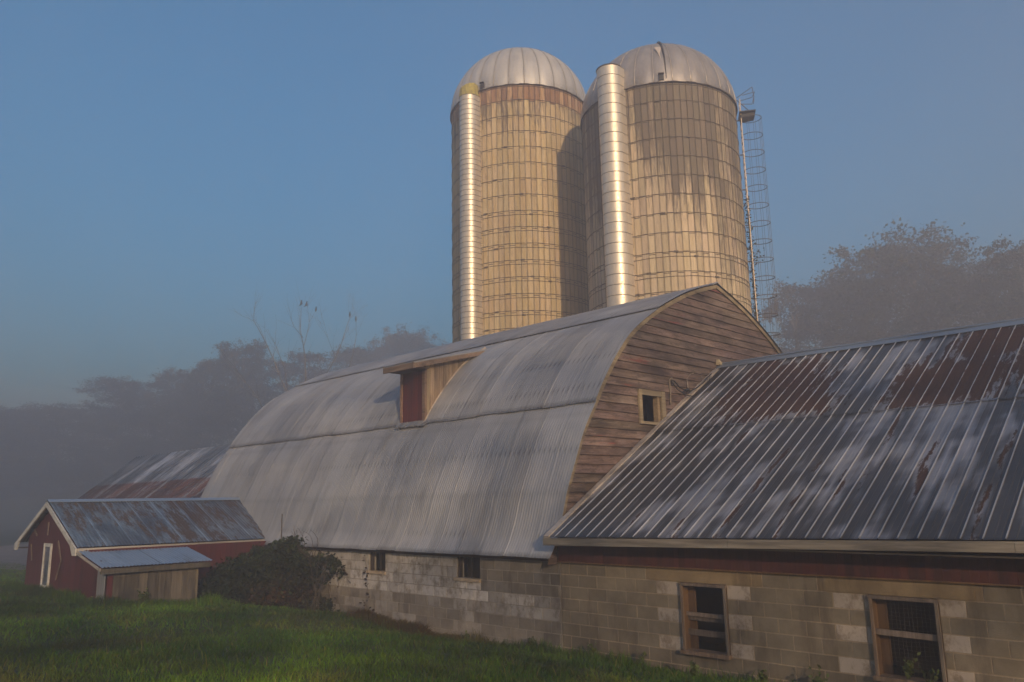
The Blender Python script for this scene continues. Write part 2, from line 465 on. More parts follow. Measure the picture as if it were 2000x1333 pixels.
def barn_sheet(name, s0, s1, lift0, lift1, seed, front=True, nper=6, ns=24):
    wl = .0686
    nx = int((BX1-BX0)/wl*nper)+1
    x = np.linspace(BX0, BX1, nx)
    v = np.linspace(0, 1, ns)
    X, Vv = np.meshgrid(x, v, indexing='ij')
    sheet = np.floor((X-BX0+seed*.21)/.66)
    j = (np.sin(sheet*12.9+seed*7.1)*43758.5) % 1
    j2 = (np.sin(sheet*5.3+seed*3.1)*9631.2) % 1
    S = s0+(s1-s0)*Vv
    S = S-(1-Vv)*(j-.5)*.035+(1-Vv)*.012*fbm(X*3, X*0, seed)
    y, z, ny, nz = prof_at(S)
    h = .0046*np.cos(2*np.pi*X/wl)+lift0+(lift1-lift0)*Vv+.003*fbm(X*.8, S*.9, seed+20)
    # side laps: a thin step once per sheet
    fr = ((X-BX0+seed*.21)/.66) % 1
    h = h+.006*(fr < .05)+.004*(j2-.5)
    Y = y+ny*h; Z = z+nz*h
    if not front: Y = 2*RY-Y
    b = .87+.20*j2
    lap_shade_dirt = np.exp(-((S-s0)/.03)**2)  # shadow line of the lap painted in, together with edge dirt
    d2 = sstep(-.2, .5, fbm(X*.8, S*.8+X*.3, seed+3))*.12+.16*sstep(.15, .5, fbm(X*3.2, S*.45, seed+33))
    near = np.exp(-np.abs(S-s0)/.22)*sstep(.0, .5, fbm(X*2.4, S*.6, seed+11))*(.30 if seed < 3 else .5)
    k = b*(1-.45*lap_shade_dirt)*(1-d2)*(1-near)
    k = k*(1-.35*(fr < .02))
    nail = ((np.abs(((S-s0) % .86)-.43) < .02) & ((X/.137 % 1) < .2))
    k = k*np.where(nail, .5, 1)*(1-.12*(np.abs(((S-s0) % .86)-.40) < .025))
    if s0 == 0: k = k*np.where(S < .36, 1.10, 1)*(1-.25*np.exp(-((S-.38)/.02)**2))
    T = np.stack([k, k, k*1.0, .55*lap_shade_dirt+.5*near], -1)
    # dark streaks
    for (xx, ss, ln, wd, am) in streaks:
        if s0-.2 < ss < s1+.2:
            am_ = am*np.exp(-((X-xx-(S-ss)*.0)/wd)**2)*sstep(ss-ln, ss-ln*.2, S)*sstep(ss+ln*.3, ss, S)
            T[..., :3] *= (1-am_)[..., None]
    Pn = np.stack([X, Y, Z], -1)
    if not front: Pn = Pn[::-1]; T = T[::-1]; S = S[::-1]; X = X[::-1]
    uv = np.stack([X, S], -1)
    g = MB(); g.grid(Pn, T, uv)
    return g
streaks = [(-18.6, 5.9, .5, .05, .5), (-19.4, 4.3, .6, .04, .35), (-12.4, 5.2, .5, .03, .4), (-13.9, 6.6, .6, .04, .3), (-17.4, 6.9, .9, .06, .3), (-20.2, 6.7, .8, .05, .3),
           (-21.6, 3.9, .9, .05, .3), (-16.3, 3.1, .9, .16, .28), (-15.2, 3.2, 1.1, .12, .28), (-16.9, 2.5, .9, .07, .22), (-11.7, 3.4, 1.2, .03, .3), (-10.9, 5.1, .6, .03, .35), (-22.8, 5.9, .6, .05, .3),
           (-14.0, 1.4, .5, .09, .25), (-12.6, 1.2, .6, .1, .22), (-18.0, 1.6, .7, .1, .2), (-19.5, 2.4, .9, .05, .25), (-24.0, 3.6, .8, .03, .3), (-11.2, 6.7, .5, .04, .3), (-15.6, 6.9, .7, .05, .3)]
sA, sB = s_of_z(4.26), s_of_z(6.50)
sE = sl[-1]
roof = barn_sheet('roof', 0, sA+.08, .006, .0, 1, ns=30).build('roof', M['galv'], barn, smooth=True)
barn_sheet('roof_course', sA, sB+.06, .03, .008, 2, ns=24).build('roof_course', M['galv'], roof, smooth=True)
barn_sheet('roof_course', sB, sE, .034, .014, 3, ns=14).build('roof_course', M['galv'], roof, smooth=True)
barn_sheet('roof_course', 0, sE, .01, .01, 4, front=False, nper=4, ns=30).build('roof_course', M['galv'], roof, smooth=True)
g = MB()
xs = np.linspace(BX0, BX1, 60)
for i in range(59):
    a = .02*math.sin(i*1.7)*.4
    g.hexa([(xs[i], RY-.22, RZ-.045), (xs[i+1]-.004, RY-.22, RZ-.045), (xs[i+1]-.004, RY, RZ+.055), (xs[i], RY, RZ+.055),
            (xs[i], RY-.22, RZ-.025), (xs[i+1]-.004, RY-.22, RZ-.025), (xs[i+1]-.004, RY, RZ+.075), (xs[i], RY, RZ+.075)], (.9, .9, .9, 0))
    g.hexa([(xs[i], RY, RZ+.055), (xs[i+1]-.004, RY, RZ+.055), (xs[i+1]-.004, RY+.22, RZ-.045), (xs[i], RY+.22, RZ-.045),
            (xs[i], RY, RZ+.075), (xs[i+1]-.004, RY, RZ+.075), (xs[i+1]-.004, RY+.22, RZ-.025), (xs[i], RY+.22, RZ-.025)], (.9, .9, .9, 0))
g.build('ridge_cap', M['galv'], roof)

# gable siding (clapboards), both ends
def yl_at(z): return float(np.interp(z, PC[:, 1], PC[:, 0]))+.05
def gable(xf, sgn, holes, name='gable_wall'):
    g = MB()
    z = 1.3; k = 0
    while z < RZ-.12:
        hgt = .178+.006*math.sin(k*2.3)
        z1 = min(z+hgt, RZ-.06)
        segs = []
        a, b = yl_at((z+z1)/2), 2*RY-yl_at((z+z1)/2)
        cuts = [a]
        y = a+random.uniform(1.5, 5)
        while y < b-.5:
            cuts.append(y); y += random.choice((3.0, 3.6, 4.2, 4.8))+random.uniform(-.2, .2)
        cuts.append(b)
        ivs = [(cuts[i], cuts[i+1]) for i in range(len(cuts)-1)]
        for (h0, h1, hz0, hz1) in holes:
            if z < hz1-.06 and z1 > hz0+.06:
                n = []
                for (p, q) in ivs:
                    if q <= h0 or p >= h1: n.append((p, q)); continue
                    if p < h0: n.append((p, h0))
                    if q > h1: n.append((h1, q))
                ivs = n
        for (p, q) in ivs:
            if q-p < .03: continue
            n = max(2, int((q-p)/.25)+1)
            base = random.uniform(.60, .86); warm = random.uniform(.94, 1.06)
            red = random.choice((0, 0, 0, .12, .25))
            sag = random.uniform(-.006, .006)
            ys = np.linspace(p+.003, q-.003, n)
            bow = .004*np.sin((ys-p)*1.3+k)+np.linspace(0, sag, n)
            zb = z-.012+bow; zt = z1+.01+0*ys
            if p == a:
                # follow the arch at the outer end
                pass
            xb = xf+sgn*(.026+.006*random.random()); xt = xf+sgn*.006
            vs = []; ts = []
            for i in range(n):
                yb = yt = ys[i]
                if i == 0 and p == a: yb, yt = max(yl_at(z)-.03, a-.2), yl_at(z1)+.0
                if i == n-1 and q == b: yb, yt = 2*RY-max(yl_at(z)-.03, a-.2), 2*RY-yl_at(z1)
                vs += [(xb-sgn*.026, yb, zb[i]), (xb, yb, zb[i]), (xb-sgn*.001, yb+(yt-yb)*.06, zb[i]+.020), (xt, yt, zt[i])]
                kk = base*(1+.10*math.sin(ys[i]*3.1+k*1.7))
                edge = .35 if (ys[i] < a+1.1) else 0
                ts += [(kk*.25,)*3+(0,), (kk*.22, kk*.20*warm, kk*.20, 0), (kk, kk*warm, kk, red+edge), (kk*.85, kk*.85*warm, kk*.85, red+edge*.7)]  # bottom rows darkened: lap shadow painted along each board
            fs = []
            for i in range(n-1):
                o = i*4
                for e_ in range(3): fs.append((o+e_, o+4+e_, o+5+e_, o+e_+1) if sgn > 0 else (o+e_, o+e_+1, o+5+e_, o+4+e_))
            g.add(vs, fs, np.array(ts))
        z = z1; k += 1
    return g
GWX = -9.89
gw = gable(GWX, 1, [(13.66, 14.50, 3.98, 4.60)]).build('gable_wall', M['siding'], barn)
gable(-25.2, -1, []).build('gable_wall', M['siding'], barn)
# sheathing behind boards (thin dark arch slabs with the window hole)
def arch_panel(x, y0, y1, n, zmin, zmax=None):
    ys = np.linspace(y0, y1, n); g = MB()
    for i in range(n-1):
        zt0 = float(np.interp(ys[i] if ys[i] <= RY else 2*RY-ys[i], PC[:, 0], PC[:, 1]))-.05
        zt1 = float(np.interp(ys[i+1] if ys[i+1] <= RY else 2*RY-ys[i+1], PC[:, 0], PC[:, 1]))-.05
        if zmax is not None: zt0 = min(zt0, zmax); zt1 = min(zt1, zmax)
        g.add([(x, ys[i], zmin), (x, ys[i+1], zmin), (x, ys[i+1], zt1), (x, ys[i], zt0)], [(0, 1, 2, 3)])
    return g
g = arch_panel(-9.93, 11.1, 13.70, 14, -.5)
for q in (arch_panel(-9.93, 13.70, 14.46, 5, -.5, 4.0), arch_panel(-9.93, 14.46, 22.9, 44, -.5)):
    g.add(np.concatenate(q.v), [tuple(i for i in f) for f in q.f])
ys = [13.70, 14.46]
g.add([(-9.93, 13.70, 4.56), (-9.93, 14.46, 4.56), (-9.93, 14.46, 6.4), (-9.93, 13.70, 5.95)], [(0, 1, 2, 3)])
g.build('sheathing', M['dark'], gw)
arch_panel(-25.12, 11.1, 22.9, 50, -.5).build('sheathing', M['dark'], barn)
# rake trim following the arch
def rake_curve(x0, x1, flip):
    g = MB()
    ss = np.linspace(.25, sE-.01, 60)
    y, z, ny, nz = prof_at(ss)
    for i in range(59):
        p = []
        for x in (x0, x1):
            for (q, off) in ((i, -.012), (i+1, -.012), (i+1, -.10), (i, -.10)):
                yy, zz = y[q]+ny[q]*off, z[q]+nz[q]*off
                if flip: yy = 2*RY-yy
                p.append((x, yy, zz))
        k = .8+.25*math.sin(i*.9)**2
        g.hexa(p if not flip else p[:4][::-1]+p[4:][::-1], (k, k*.97, k*.9, 0))
    return g
rake_curve(GWX+.02, GWX+.062, False).build('rake_trim', M['trim'], barn)
rake_curve(GWX+.02, GWX+.062, True).build('rake_trim', M['trim'], barn)

def frame_y(name, x, y0, y1, z0, z1, wd, dp, mat, parent, wr=None):
    """rectangular frame on a wall facing +X"""
    g = MB(); wr = wr or wd
    g.box(x, x+dp, y0, y0+wd, z0, z1, (1.05, 1.03, .98, 0)); g.box(x, x+dp, y1-wr, y1, z0, z1, (.95, .95, .92, 0))
    g.box(x, x+dp*.9, y0+wd, y1-wr, z1-wd*1.15, z1, (.8, .8, .8, 0)); g.box(x, x+dp*1.1, y0+wd, y1-wr, z0, z0+wd*.6, (1, 1, 1, 0))
    return g.build(name, mat, parent)
win = thing('gable_window', (0, 0, 0), '', '')
bpy.data.objects.remove(win)
fr = frame_y('window_frame', GWX+.03, 13.58, 14.52, 3.93, 4.66, .10, .045, M['trim'], barn, .13)
g = MB(); g.box(-9.99, GWX+.02, 14.30, 14.385, 4.0, 4.57, (1.1, 1, .9, 0))
g.build('jamb', M['trim'], fr)
g = MB(); g.box(-11.4, -11.30, 13.3, 15.9, 3.5, 5.1); g.build('dark_opening', M['dark'], fr)  # near-black panel put in for the unlit inside

# ------------------------------------------------------------------ block walls
def block_wall(x0, x1, ytop, courses, holes, tintf, phase=0.0, y=10.92, mortar_t=None, seed=0):
    g = MB(); mo = MB()
    bl, bh, j = .4064, .2032, .0105
    rr = random.Random(seed)
    for c in range(courses):
        z1 = ytop-bh*c; z0 = z1-bh
        xs_ = x0-bl*1.5+((c % 2)*bl/2+phase) % bl
        while xs_ < x1:
            a, b = max(xs_, x0), min(xs_+bl, x1)
            iv = [(a, b)] if b-a > .03 else []
            for (hx0, hx1, hz0, hz1) in holes:
                if z0 < hz1-.05 and z1 > hz0+.05:
                    n = []
                    for (p, q) in iv:
                        if q <= hx0 or p >= hx1: n.append((p, q)); continue
                        if p < hx0-.03: n.append((p, hx0))
                        if q > hx1+.03: n.append((hx1, q))
                    iv = n
            for (p, q) in iv:
                t = tintf((p+q)/2, c, rr)
                e = rr.uniform(0, .0035); bv = .004
                X0, X1, Z0, Z1 = p+j/2, q-j/2, z0+j/2, z1-j/2
                yb = y+.012; yf = y-e
                vs = [(X0, yb, Z0), (X1, yb, Z0), (X1, yb, Z1), (X0, yb, Z1),
                      (X0+bv, yf, Z0+bv), (X1-bv, yf, Z0+bv), (X1-bv, yf, Z1-bv), (X0+bv, yf, Z1-bv)]
                g.add(vs, [(4, 5, 6, 7), (0, 1, 5, 4), (1, 2, 6, 5), (2, 3, 7, 6), (3, 0, 4, 7)], t)
            xs_ += bl
    # mortar bed just behind, with holes
    zb = ytop-bh*courses
    cuts = sorted(holes)
    xx = x0
    for (hx0, hx1, hz0, hz1) in cuts:
        mo.box(xx, hx0, y+.004, y+.19, zb, ytop); 
        mo.box(hx0, hx1, y+.004, y+.19, zb, hz0)
        if hz1 < ytop-.01: mo.box(hx0, hx1, y+.004, y+.19, hz1, ytop)
        xx = hx1
    mo.box(xx, x1, y+.004, y+.19, zb, ytop)
    return g, mo
WT = 1.33
def bt(x, c, r):
    v = r.uniform(.84, 1.08)
    wht = 0
    if x < -11.8 and c < 4: wht = r.uniform(.6, 1.0); v *= 1.1
    elif x < -12.0: wht = r.choice((0, 0, .3, .5))
    if -12.0 < x < -9.9 and c < 3: v *= .70; wht = r.choice((0, 0, 0, .3))
    if -12.0 < x < -9.9 and c in (3, 4): wht = r.uniform(.4, .9)
    if x > -10.35 and c in (1, 3, 5, 6): v *= .72
    if abs(x+12.2) < .4 and c in (2, 3): v *= 1.25; wht = .9
    k = v*.88
    return (k*.95, k*.99, k*1.10, wht)
bholes = [(-15.58, -14.98, .924, WT), (-12.56, -11.88, .924, WT)]
g, mo = block_wall(-25.2, -9.79, WT, 11, bholes, bt, .13, seed=4, mortar_t=1)
bw = g.build('block_wall', M['block'], barn)
mo.t = [q*np.array((.88, .93, 1.02, 1))+np.array((0, 0, 0, .12)) for q in mo.t]; mo.build('mortar', M['block'], bw)
g = MB()     # plate under the eave, back wall
g.box(-25.2, -9.8, 10.93, 11.1, WT, 1.72, (.35, .3, .3, 0))
g.build('wall_plate', M['dormroof'], barn)
g = MB(); g.box(-25.2, -9.8, 22.9, 23.1, -.8, 1.6); g.box(-25.2, -25.0, 11.1, 22.9, -.8, 1.5)
g.build('back_wall', M['concrete'], barn)
for i, (a, b, z0, z1) in enumerate(bholes):
    g = MB()
    g.box(a-.06, b+.03, 10.875, 10.99, z0-.055, z0+.004, (1.5, 1.4, 1.25, 0))     # sill
    f = g.build('window_sill', M['concrete'], barn)
    g = MB()
    g.box(a, a+.035, 10.95, 11.04, z0+.006, z1, (.22, .2, .2, 0)); g.build('window_frame', M['frame'], barn); g = MB(); g.box(b-.035, b, 10.95, 11.04, z0+.006, z1, (.22, .2, .2, 0))
    g.build('window_frame', M['frame'], barn); g = MB(); g.box((a+b)/2-.012, (a+b)/2+.012, 11.0, 11.03, z0+.006, z1, (.15, .15, .15, 0))
    g.build('window_frame', M['frame'], barn)
    g = MB(); g.box(a-.1, b+.1, 11.3, 11.34, z0-.3, z1+.3); g.build('dark_opening', M['dark'], barn)  # dark sheet stands in for the shade behind the window

# dormer
dorm = bpy.data.objects.new('dormer', None); COL.objects.link(dorm); dorm.parent = barn
dorm.location = (0, 0, 0); dorm.matrix_parent_inverse = Matrix.Translation(-Vector(barn.location))
DX0, DX1, DYF = -16.06, -15.10, 12.13
def roof_z(y): return float(np.interp(y, PC[:, 0], PC[:, 1]))
def drz(y): return 5.70+(y-11.62)*(6.36-5.70)/(14.3-11.62)       # dormer roof top
for (x, sg) in ((DX1, 1), (DX0, -1)):
    g = MB()
    y = DYF; k = 0
    while y < 14.2:
        y1 = min(y+random.uniform(.11, .19), 14.25)
        za, zb_ = roof_z(y)-.05, roof_z(y1)-.05
        ta, tb = drz(y)-.10, drz(y1)-.10
        if ta > za:
            v = random.uniform(.72, 1.15)
            xo = x+sg*random.uniform(0, .006); xi = x-sg*.03
            pts = [(min(xo, xi), y+.003, za), (max(xo, xi), y+.003, za), (max(xo, xi), y1-.003, zb_), (min(xo, xi), y1-.003, zb_),
                   (min(xo, xi), y+.003, ta), (max(xo, xi), y+.003, ta), (max(xo, xi), y1-.003, max(tb, zb_)), (min(xo, xi), y1-.003, max(tb, zb_))]
            g.hexa(pts, (v, v*random.uniform(.95, 1.03), v*.97, 0))
        y = y1
    g.build('side_wall', M['dormwood'], dorm)
g = MB()
for i in range(4):
    a = DX0+.07+i*(DX1-DX0-.16)/4; b = a+(DX1-DX0-.16)/4-.004
    v = random.uniform(.8, 1.15)
    g.box(a, b, DYF+.005, DYF+.03, 4.30, 5.66, (v, v, v, 0))
g.build('door', M['red'], dorm)
g = MB()
g.box(DX0-.01, DX0+.066, DYF-.02, DYF+.05, 4.26, 5.64, (1.1, .9, .85, 0)); g.build('door_post', M['dormroof'], dorm); g = MB(); g.box(DX1-.085, DX1+.012, DYF-.02, DYF+.05, 4.26, 5.64, (.8, .7, .65, 0))
g.build('door_post', M['dormroof'], dorm)
g = MB()
for yy in range(14):
    a = 11.62+(14.32-11.62)*yy/14; b = 11.62+(14.32-11.62)*(yy+1)/14
    g.hexa([(DX0-.03, a, drz(a)-.02), (DX1+.2, a, drz(a)-.02), (DX1+.2, b, drz(b)-.02), (DX0-.03, b, drz(b)-.02),
            (DX0-.03, a, drz(a)+.012), (DX1+.2, a, drz(a)+.012), (DX1+.2, b, drz(b)+.012), (DX0-.03, b, drz(b)+.012)])
g.build('dormer_roof', M['galv'], dorm)
g = MB()
g.box(DX0-.04, DX1+.21, 11.60, 11.635, 5.56, 5.695, (.9, .85, .8, 0))
for x in (DX1+.175, DX0-.04):
    g.hexa([(x, 11.637, 5.56), (x+.035, 11.637, 5.56), (x+.035, 14.3, drz(14.3)-.12), (x, 14.3, drz(14.3)-.12),
            (x, 11.637, drz(11.637)-.022), (x+.035, 11.637, drz(11.637)-.022), (x+.035, 14.3, drz(14.3)-.022), (x, 14.3, drz(14.3)-.022)], (1.05, 1, .95, 0))
g.box(DX0+.0, DX1+.17, 11.64, 12.13, 5.59, 5.61, (.4, .35, .3, 0))
g.build('fascia', M['dormroof'], dorm)
g = MB()     # pale flashing along the curved foot of the dormer side
pts = [(DX1+.02, y, roof_z(y)+.035) for y in np.linspace(12.05, 14.15, 24)]
for a, b in zip(pts[:-1], pts[1:]): g.bar(a, b, .012, .07, (0, -.6, 1), (1.1, 1.05, 1, 0))
g.build('flashing', M['raketrim'], dorm)
g = MB()     # crumpled flashing below the door
for i in range(9):
    a = DX0-.06+i*.125
    z = 4.30+random.uniform(-.03, .03)
    g.hexa([(a, 12.0, z-.10), (a+.12, 12.0, z-.10+random.uniform(-.03, .03)), (a+.12, 12.15, z+.02), (a, 12.15, z+.02),
            (a, 11.99, z-.07), (a+.12, 11.99, z-.07), (a+.12, 12.11, z+.05), (a, 12.11, z+.05)], (random.uniform(.5, 1.0),)*3+(.4,))
g.build('flashing', M['galv'], dorm)

# ------------------------------------------------------------------ milking wing (right)
EY, EZ, QY, QZ = 10.47, 1.775, 16.9, 5.47
WX0, WX1 = -9.70, 3.2
wing = thing('milking_wing', (-4, 14, -.2), 'low concrete block wing with rusty ribbed metal roof and two open windows', 'farm building')
SL = math.hypot(QY-EY, QZ-EZ); dy, dz = (QY-EY)/SL, (QZ-EZ)/SL
def rib_sheet(v0, v1, lift, nv, front=True, xa=WX0, xb=WX1):
    pitch = .236
    cs = [(0, 0), (.070, 0), (.080, .004), (.090, 0), (.150, 0), (.160, .004), (.170, 0), (.204, 0), (.209, .019), (.220, .019), (.225, 0)]
    us, hs_ = [], []
    u = xa
    k = 0
    while u < xb:
        for (a, h) in cs:
            us.append(u+a); hs_.append(h)
        u += pitch; k += 1
    us = np.array(us); hs_ = np.array(hs_)
    v = np.linspace(v0, v1, nv)
    U, Vv = np.meshgrid(us, v, indexing='ij'); Hh = np.repeat(hs_[:, None], nv, 1)
    hgt = Hh+lift+.004*fbm(U*2.0, Vv*1.5, 5)
    y0 = EY+Vv*dy-dz*hgt; zz = EZ+Vv*dz+dy*hgt
    if front: zz = zz+.0130*(U+9.7)*(1-Vv/SL)
    if not front: y0 = 2*QY-y0
    Yc = EY+Vv*dy
    def patch(poly_c, ry, rx):
        wu = U+.35*fbm(U*1.1, Yc*.7, 61)+.10*fbm(U*6, Yc*.8, 62); wy = Yc+.45*fbm(U*1.3, Yc*.5, 63)
        return 1.1*np.exp(-(np.hypot((wu-poly_c[0])/rx, (wy-poly_c[1])/ry)**2.6))
    mk = np.zeros_like(U)
    lapY = 13.88
    upper = Yc > lapY
    if front:
        for (c_, rx, ry) in (((-7.6, 15.3), 1.35, 1.5), ((-7.2, 14.5), 1.2, .8), ((-8.3, 16.4), .5, .5), ((-4.3, 14.7), 1.25, 1.0), ((-3.9, 16.2), .75, .9), ((-2.0, 15.3), 2.1, 1.5), ((.8, 15.3), 1.2, 1.4)):
            mk = np.maximum(mk, patch(c_, ry, rx)*upper)
        mk = mk*(1-.55*patch((-5.75, 15.3), 1.6, .45))
        mk = mk+.18*upper*sstep(-6.0, -5.0, U)
        for (sx, sy, ry) in ((-6.35, 10.95, .35), (-8.08, 11.05, .25), (-7.14, 10.78, .2), (-5.5, 10.85, .3), (-5.53, 11.46, .25), (-6.31, 12.48, .35), (-4.74, 11.99, .35), (-5.0, 11.69, .3), (-4.71, 13.2, .4), (-3.96, 12.26, .45), (-3.9, 11.7, .3), (-2.98, 12.5, .5), (-3.03, 11.2, .35), (-6.35, 11.8, .2), (-5.52, 12.24, .2), (-7.4, 13.4, .25), (-6.9, 12.2, .2), (-1.5, 11.6, .5), (-.5, 12.8, .5), (.7, 11.3, .5)):
            mk = np.maximum(mk, .86*np.exp(-((U-sx-.02*np.sin(Yc*5))/.066)**2-((Yc-sy)/(ry*1.7))**2))
        edge = np.exp(-((Yc-EY)/.1)**2)*.3
        mk = mk+edge
    mk = mk+(.55*fbm(U*13, Vv*.55, 64)-.05)*sstep(.12, .5, mk)*sstep(1.25, .8, mk)+.16*sstep(.2, .5, fbm(U*6, Vv*.5, 65))
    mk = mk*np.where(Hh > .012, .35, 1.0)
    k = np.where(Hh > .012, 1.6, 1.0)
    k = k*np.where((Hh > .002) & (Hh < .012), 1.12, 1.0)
    pan = (np.sin(np.floor((U-xa)/.944)*7.7+3)*931.7) % 1
    bay = np.floor((U-xa)/pitch+.12)
    P_n = .50*fbm(U*1.0-Vv*.5, Vv*.75+U*.2, 81, 6)+.32*fbm(bay*1.73+.5, Vv*1.1, 82, 5)+.34*fbm(U*11, Vv*.9, 83, 5)+.04*(pan-.5)
    if front: P_n = P_n+.10*sstep(1.0, 0, np.hypot((U+5.4)/2.4, (Vv-4.3)/1.6))-.12*sstep(-8.0, -9.6, U)*sstep(2.4, .6, Vv)
    pale = sstep(-.06, .26, P_n)*.88
    k = k*(.17+.83*pale)
    k = np.where(Hh > .012, np.maximum(k*.8, 1.6+.7*sstep(-3, -8.5, U)-.4*sstep(3.5, .5, Vv)), k)  # rib tops painted lighter for sky highlights and worn edges
    k = k*(1-.5*np.exp(-((Vv-v0)/.035)**2))
    k = np.where(Hh < .012, k+(np.clip(1.0-k, 0, 1))*sstep(.35, .75, mk), k)
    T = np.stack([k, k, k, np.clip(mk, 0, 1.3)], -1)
    Pn = np.stack([U, y0, zz], -1)
    uv = np.stack([U, Vv], -1)
    if not front: Pn = Pn[::-1]; T = T[::-1]; uv = uv[::-1]
    g = MB(); g.grid(Pn, T, uv); return g
vl = (13.88-EY)/dy
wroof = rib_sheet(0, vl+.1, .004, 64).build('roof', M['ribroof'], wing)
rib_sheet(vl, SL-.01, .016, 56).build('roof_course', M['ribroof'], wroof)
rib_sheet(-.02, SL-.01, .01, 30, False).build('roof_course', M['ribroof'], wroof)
g = MB()
xx = WX0-.12; i = 0
while xx < WX1:
    x2 = xx+2.4
    for s_ in (-1, 1):
        o = .0025*(i % 2)
        a = (QY+s_*.19, QZ-.19*dz/dy+.045+o); b = (QY, QZ+.055+o)
        q = [(xx, a[0], a[1]), (x2, a[0], a[1]), (x2, b[0], b[1]), (xx, b[0], b[1])]
        if s_ > 0: q = q[::-1]
        g.hexa(q+[(p[0], p[1], p[2]+.010) for p in q], (1.0, 1.0, 1.0, 0))
    # rolled lip with a shadow gap under it
    xx = x2+.004; i += 1
g.tube([(x, QY-.02+.004*math.sin(x*3), QZ+.068+.006*math.sin(x*2.2)) for x in np.linspace(WX0-.1, WX1, 60)], .022, 6, (1.1, 1.1, 1.15, 0))
g.build('ridge_cap', M['annexroof'], wroof)
# pale rake flashing on the left edge
def rp(v, off=0): return (EY+v*dy-dz*off, EZ+v*dz+dy*off)
g = MB()
for i in range(16):
    v0_, v1_ = SL*i/16, SL*(i+1)/16-.002
    o = .03+.004*(i % 2)
    xo = WX0-.04-.16*(i/16); xo1 = WX0-.04-.16*((i+1)/16)
    a0, a1 = rp(v0_, o), rp(v1_, o); b0, b1 = rp(v0_, o-.055), rp(v1_, o-.055)
    w_ = .12
    k = random.uniform(.85, 1.15)
    g.hexa([(xo, b0[0], b0[1]), (xo+w_, b0[0], b0[1]), (xo1+w_, b1[0], b1[1]), (xo1, b1[0], b1[1]),
            (xo, a0[0], a0[1]), (xo+w_, a0[0], a0[1]), (xo1+w_, a1[0], a1[1]), (xo1, a1[0], a1[1])], (k, k, k, 0))
g.build('rake_trim', M['raketrim'], wing)
g = MB()
xx = WX0-.06
while xx < WX1:
    x2 = min(xx+3.6, WX1); v = random.uniform(.85, 1.1)
    e1, e2 = .013*(xx+9.7), .013*(x2+9.7)
    g.hexa([(xx, EY-.005, EZ-.135+e1), (x2-.004, EY-.005, EZ-.135+e2), (x2-.004, EY+.035, EZ-.135+e2), (xx, EY+.035, EZ-.135+e1), (xx, EY-.005, EZ-.012+e1), (x2-.004, EY-.005, EZ-.012+e2), (x2-.004, EY+.035, EZ-.012+e2), (xx, EY+.035, EZ-.012+e1)], (v, v, v, 0)); xx = x2
g.box(WX0+.15, WX1, EY+.04, 10.86, EZ-.11, EZ-.09, (.25, .22, .2, 0))
g.build('fascia', M['greytrim'], wing)
g = MB()
xx = -9.775
while xx < WX1:
    x2 = xx+.1; v = random.uniform(.8, 1.15)
    g.box(xx, x2-.002, 10.885-random.uniform(0, .004), 10.915, WT+.004, EZ-.06+.012*(xx+9.7), (v, v, v, 0)); xx = x2
bd = g.build('red_band', M['bandred'], wing)
g = MB(); g.box(-9.775, WX1, 10.862, 10.884, WT-.002, WT+.016, (1.1, 1, .8, 0)); g.build('band_moulding', M['jamb'], bd)
wholes = [(-7.28, -6.50, .112, 1.127), (-4.41, -3.58, .112, 1.127), (-1.4, -.6, .112, 1.127)]
quoins = []
def wt(x, c, r):
    v = r.uniform(.88, 1.07); wht = 0
    for (a, b, _, _) in wholes:
        if c in (1, 3, 5) and (a-.43 < x < a or b < x < b+.43): return (.85, .81, .80, r.uniform(.65, 1.0))
        if c == 0 and a-.62 < x < b+.55: return (.85, .75, .58, 0)
    if x < -8.9: v *= .9
    if c >= 5: v *= .90
    if c >= 6: v *= .88
    return (v*.80, v*.79, v*.75, wht)
# lintel courses get long blocks: drawn by block_wall as normal blocks, quoin phase aligned on the windows
g, mo = block_wall(-9.775, WX1, WT, 10, wholes, wt, .0, seed=9)
wb = g.build('block_wall', M['block'], wing)
mo.t = [q*np.array((1.12, 1.06, .98, 1))+np.array((0, 0, 0, .10)) for q in mo.t]; mo.build('mortar', M['block'], wb)
for (a_w, b_w, _, _) in wholes:
    g = MB(); g.box(a_w-.60, b_w+.42, 10.909, 10.93, 1.134, 1.325, (.86, .76, .58, 0)); g.build('lintel', M['block'], wing)
g = MB()
g.box(WX1-.2, WX1, 11.12, 22.7, -.8, 1.9); g.box(-9.775, WX1, 22.7, 22.9, -.8, 1.9)
g.add([(WX1-.1, 10.9, 1.5), (WX1-.1, 22.9, 1.5), (WX1-.1, QY, QZ-.05)], [(0, 1, 2)])
g.build('end_wall', M['concrete'], wing)
g = MB(); g.box(-9.77, WX1-.2, 11.12, 22.7, -.32, -.28); g.box(-9.77, WX1-.2, 13.2, 13.24, -.3, 2.2); g.build('interior', M['dark'], wing)

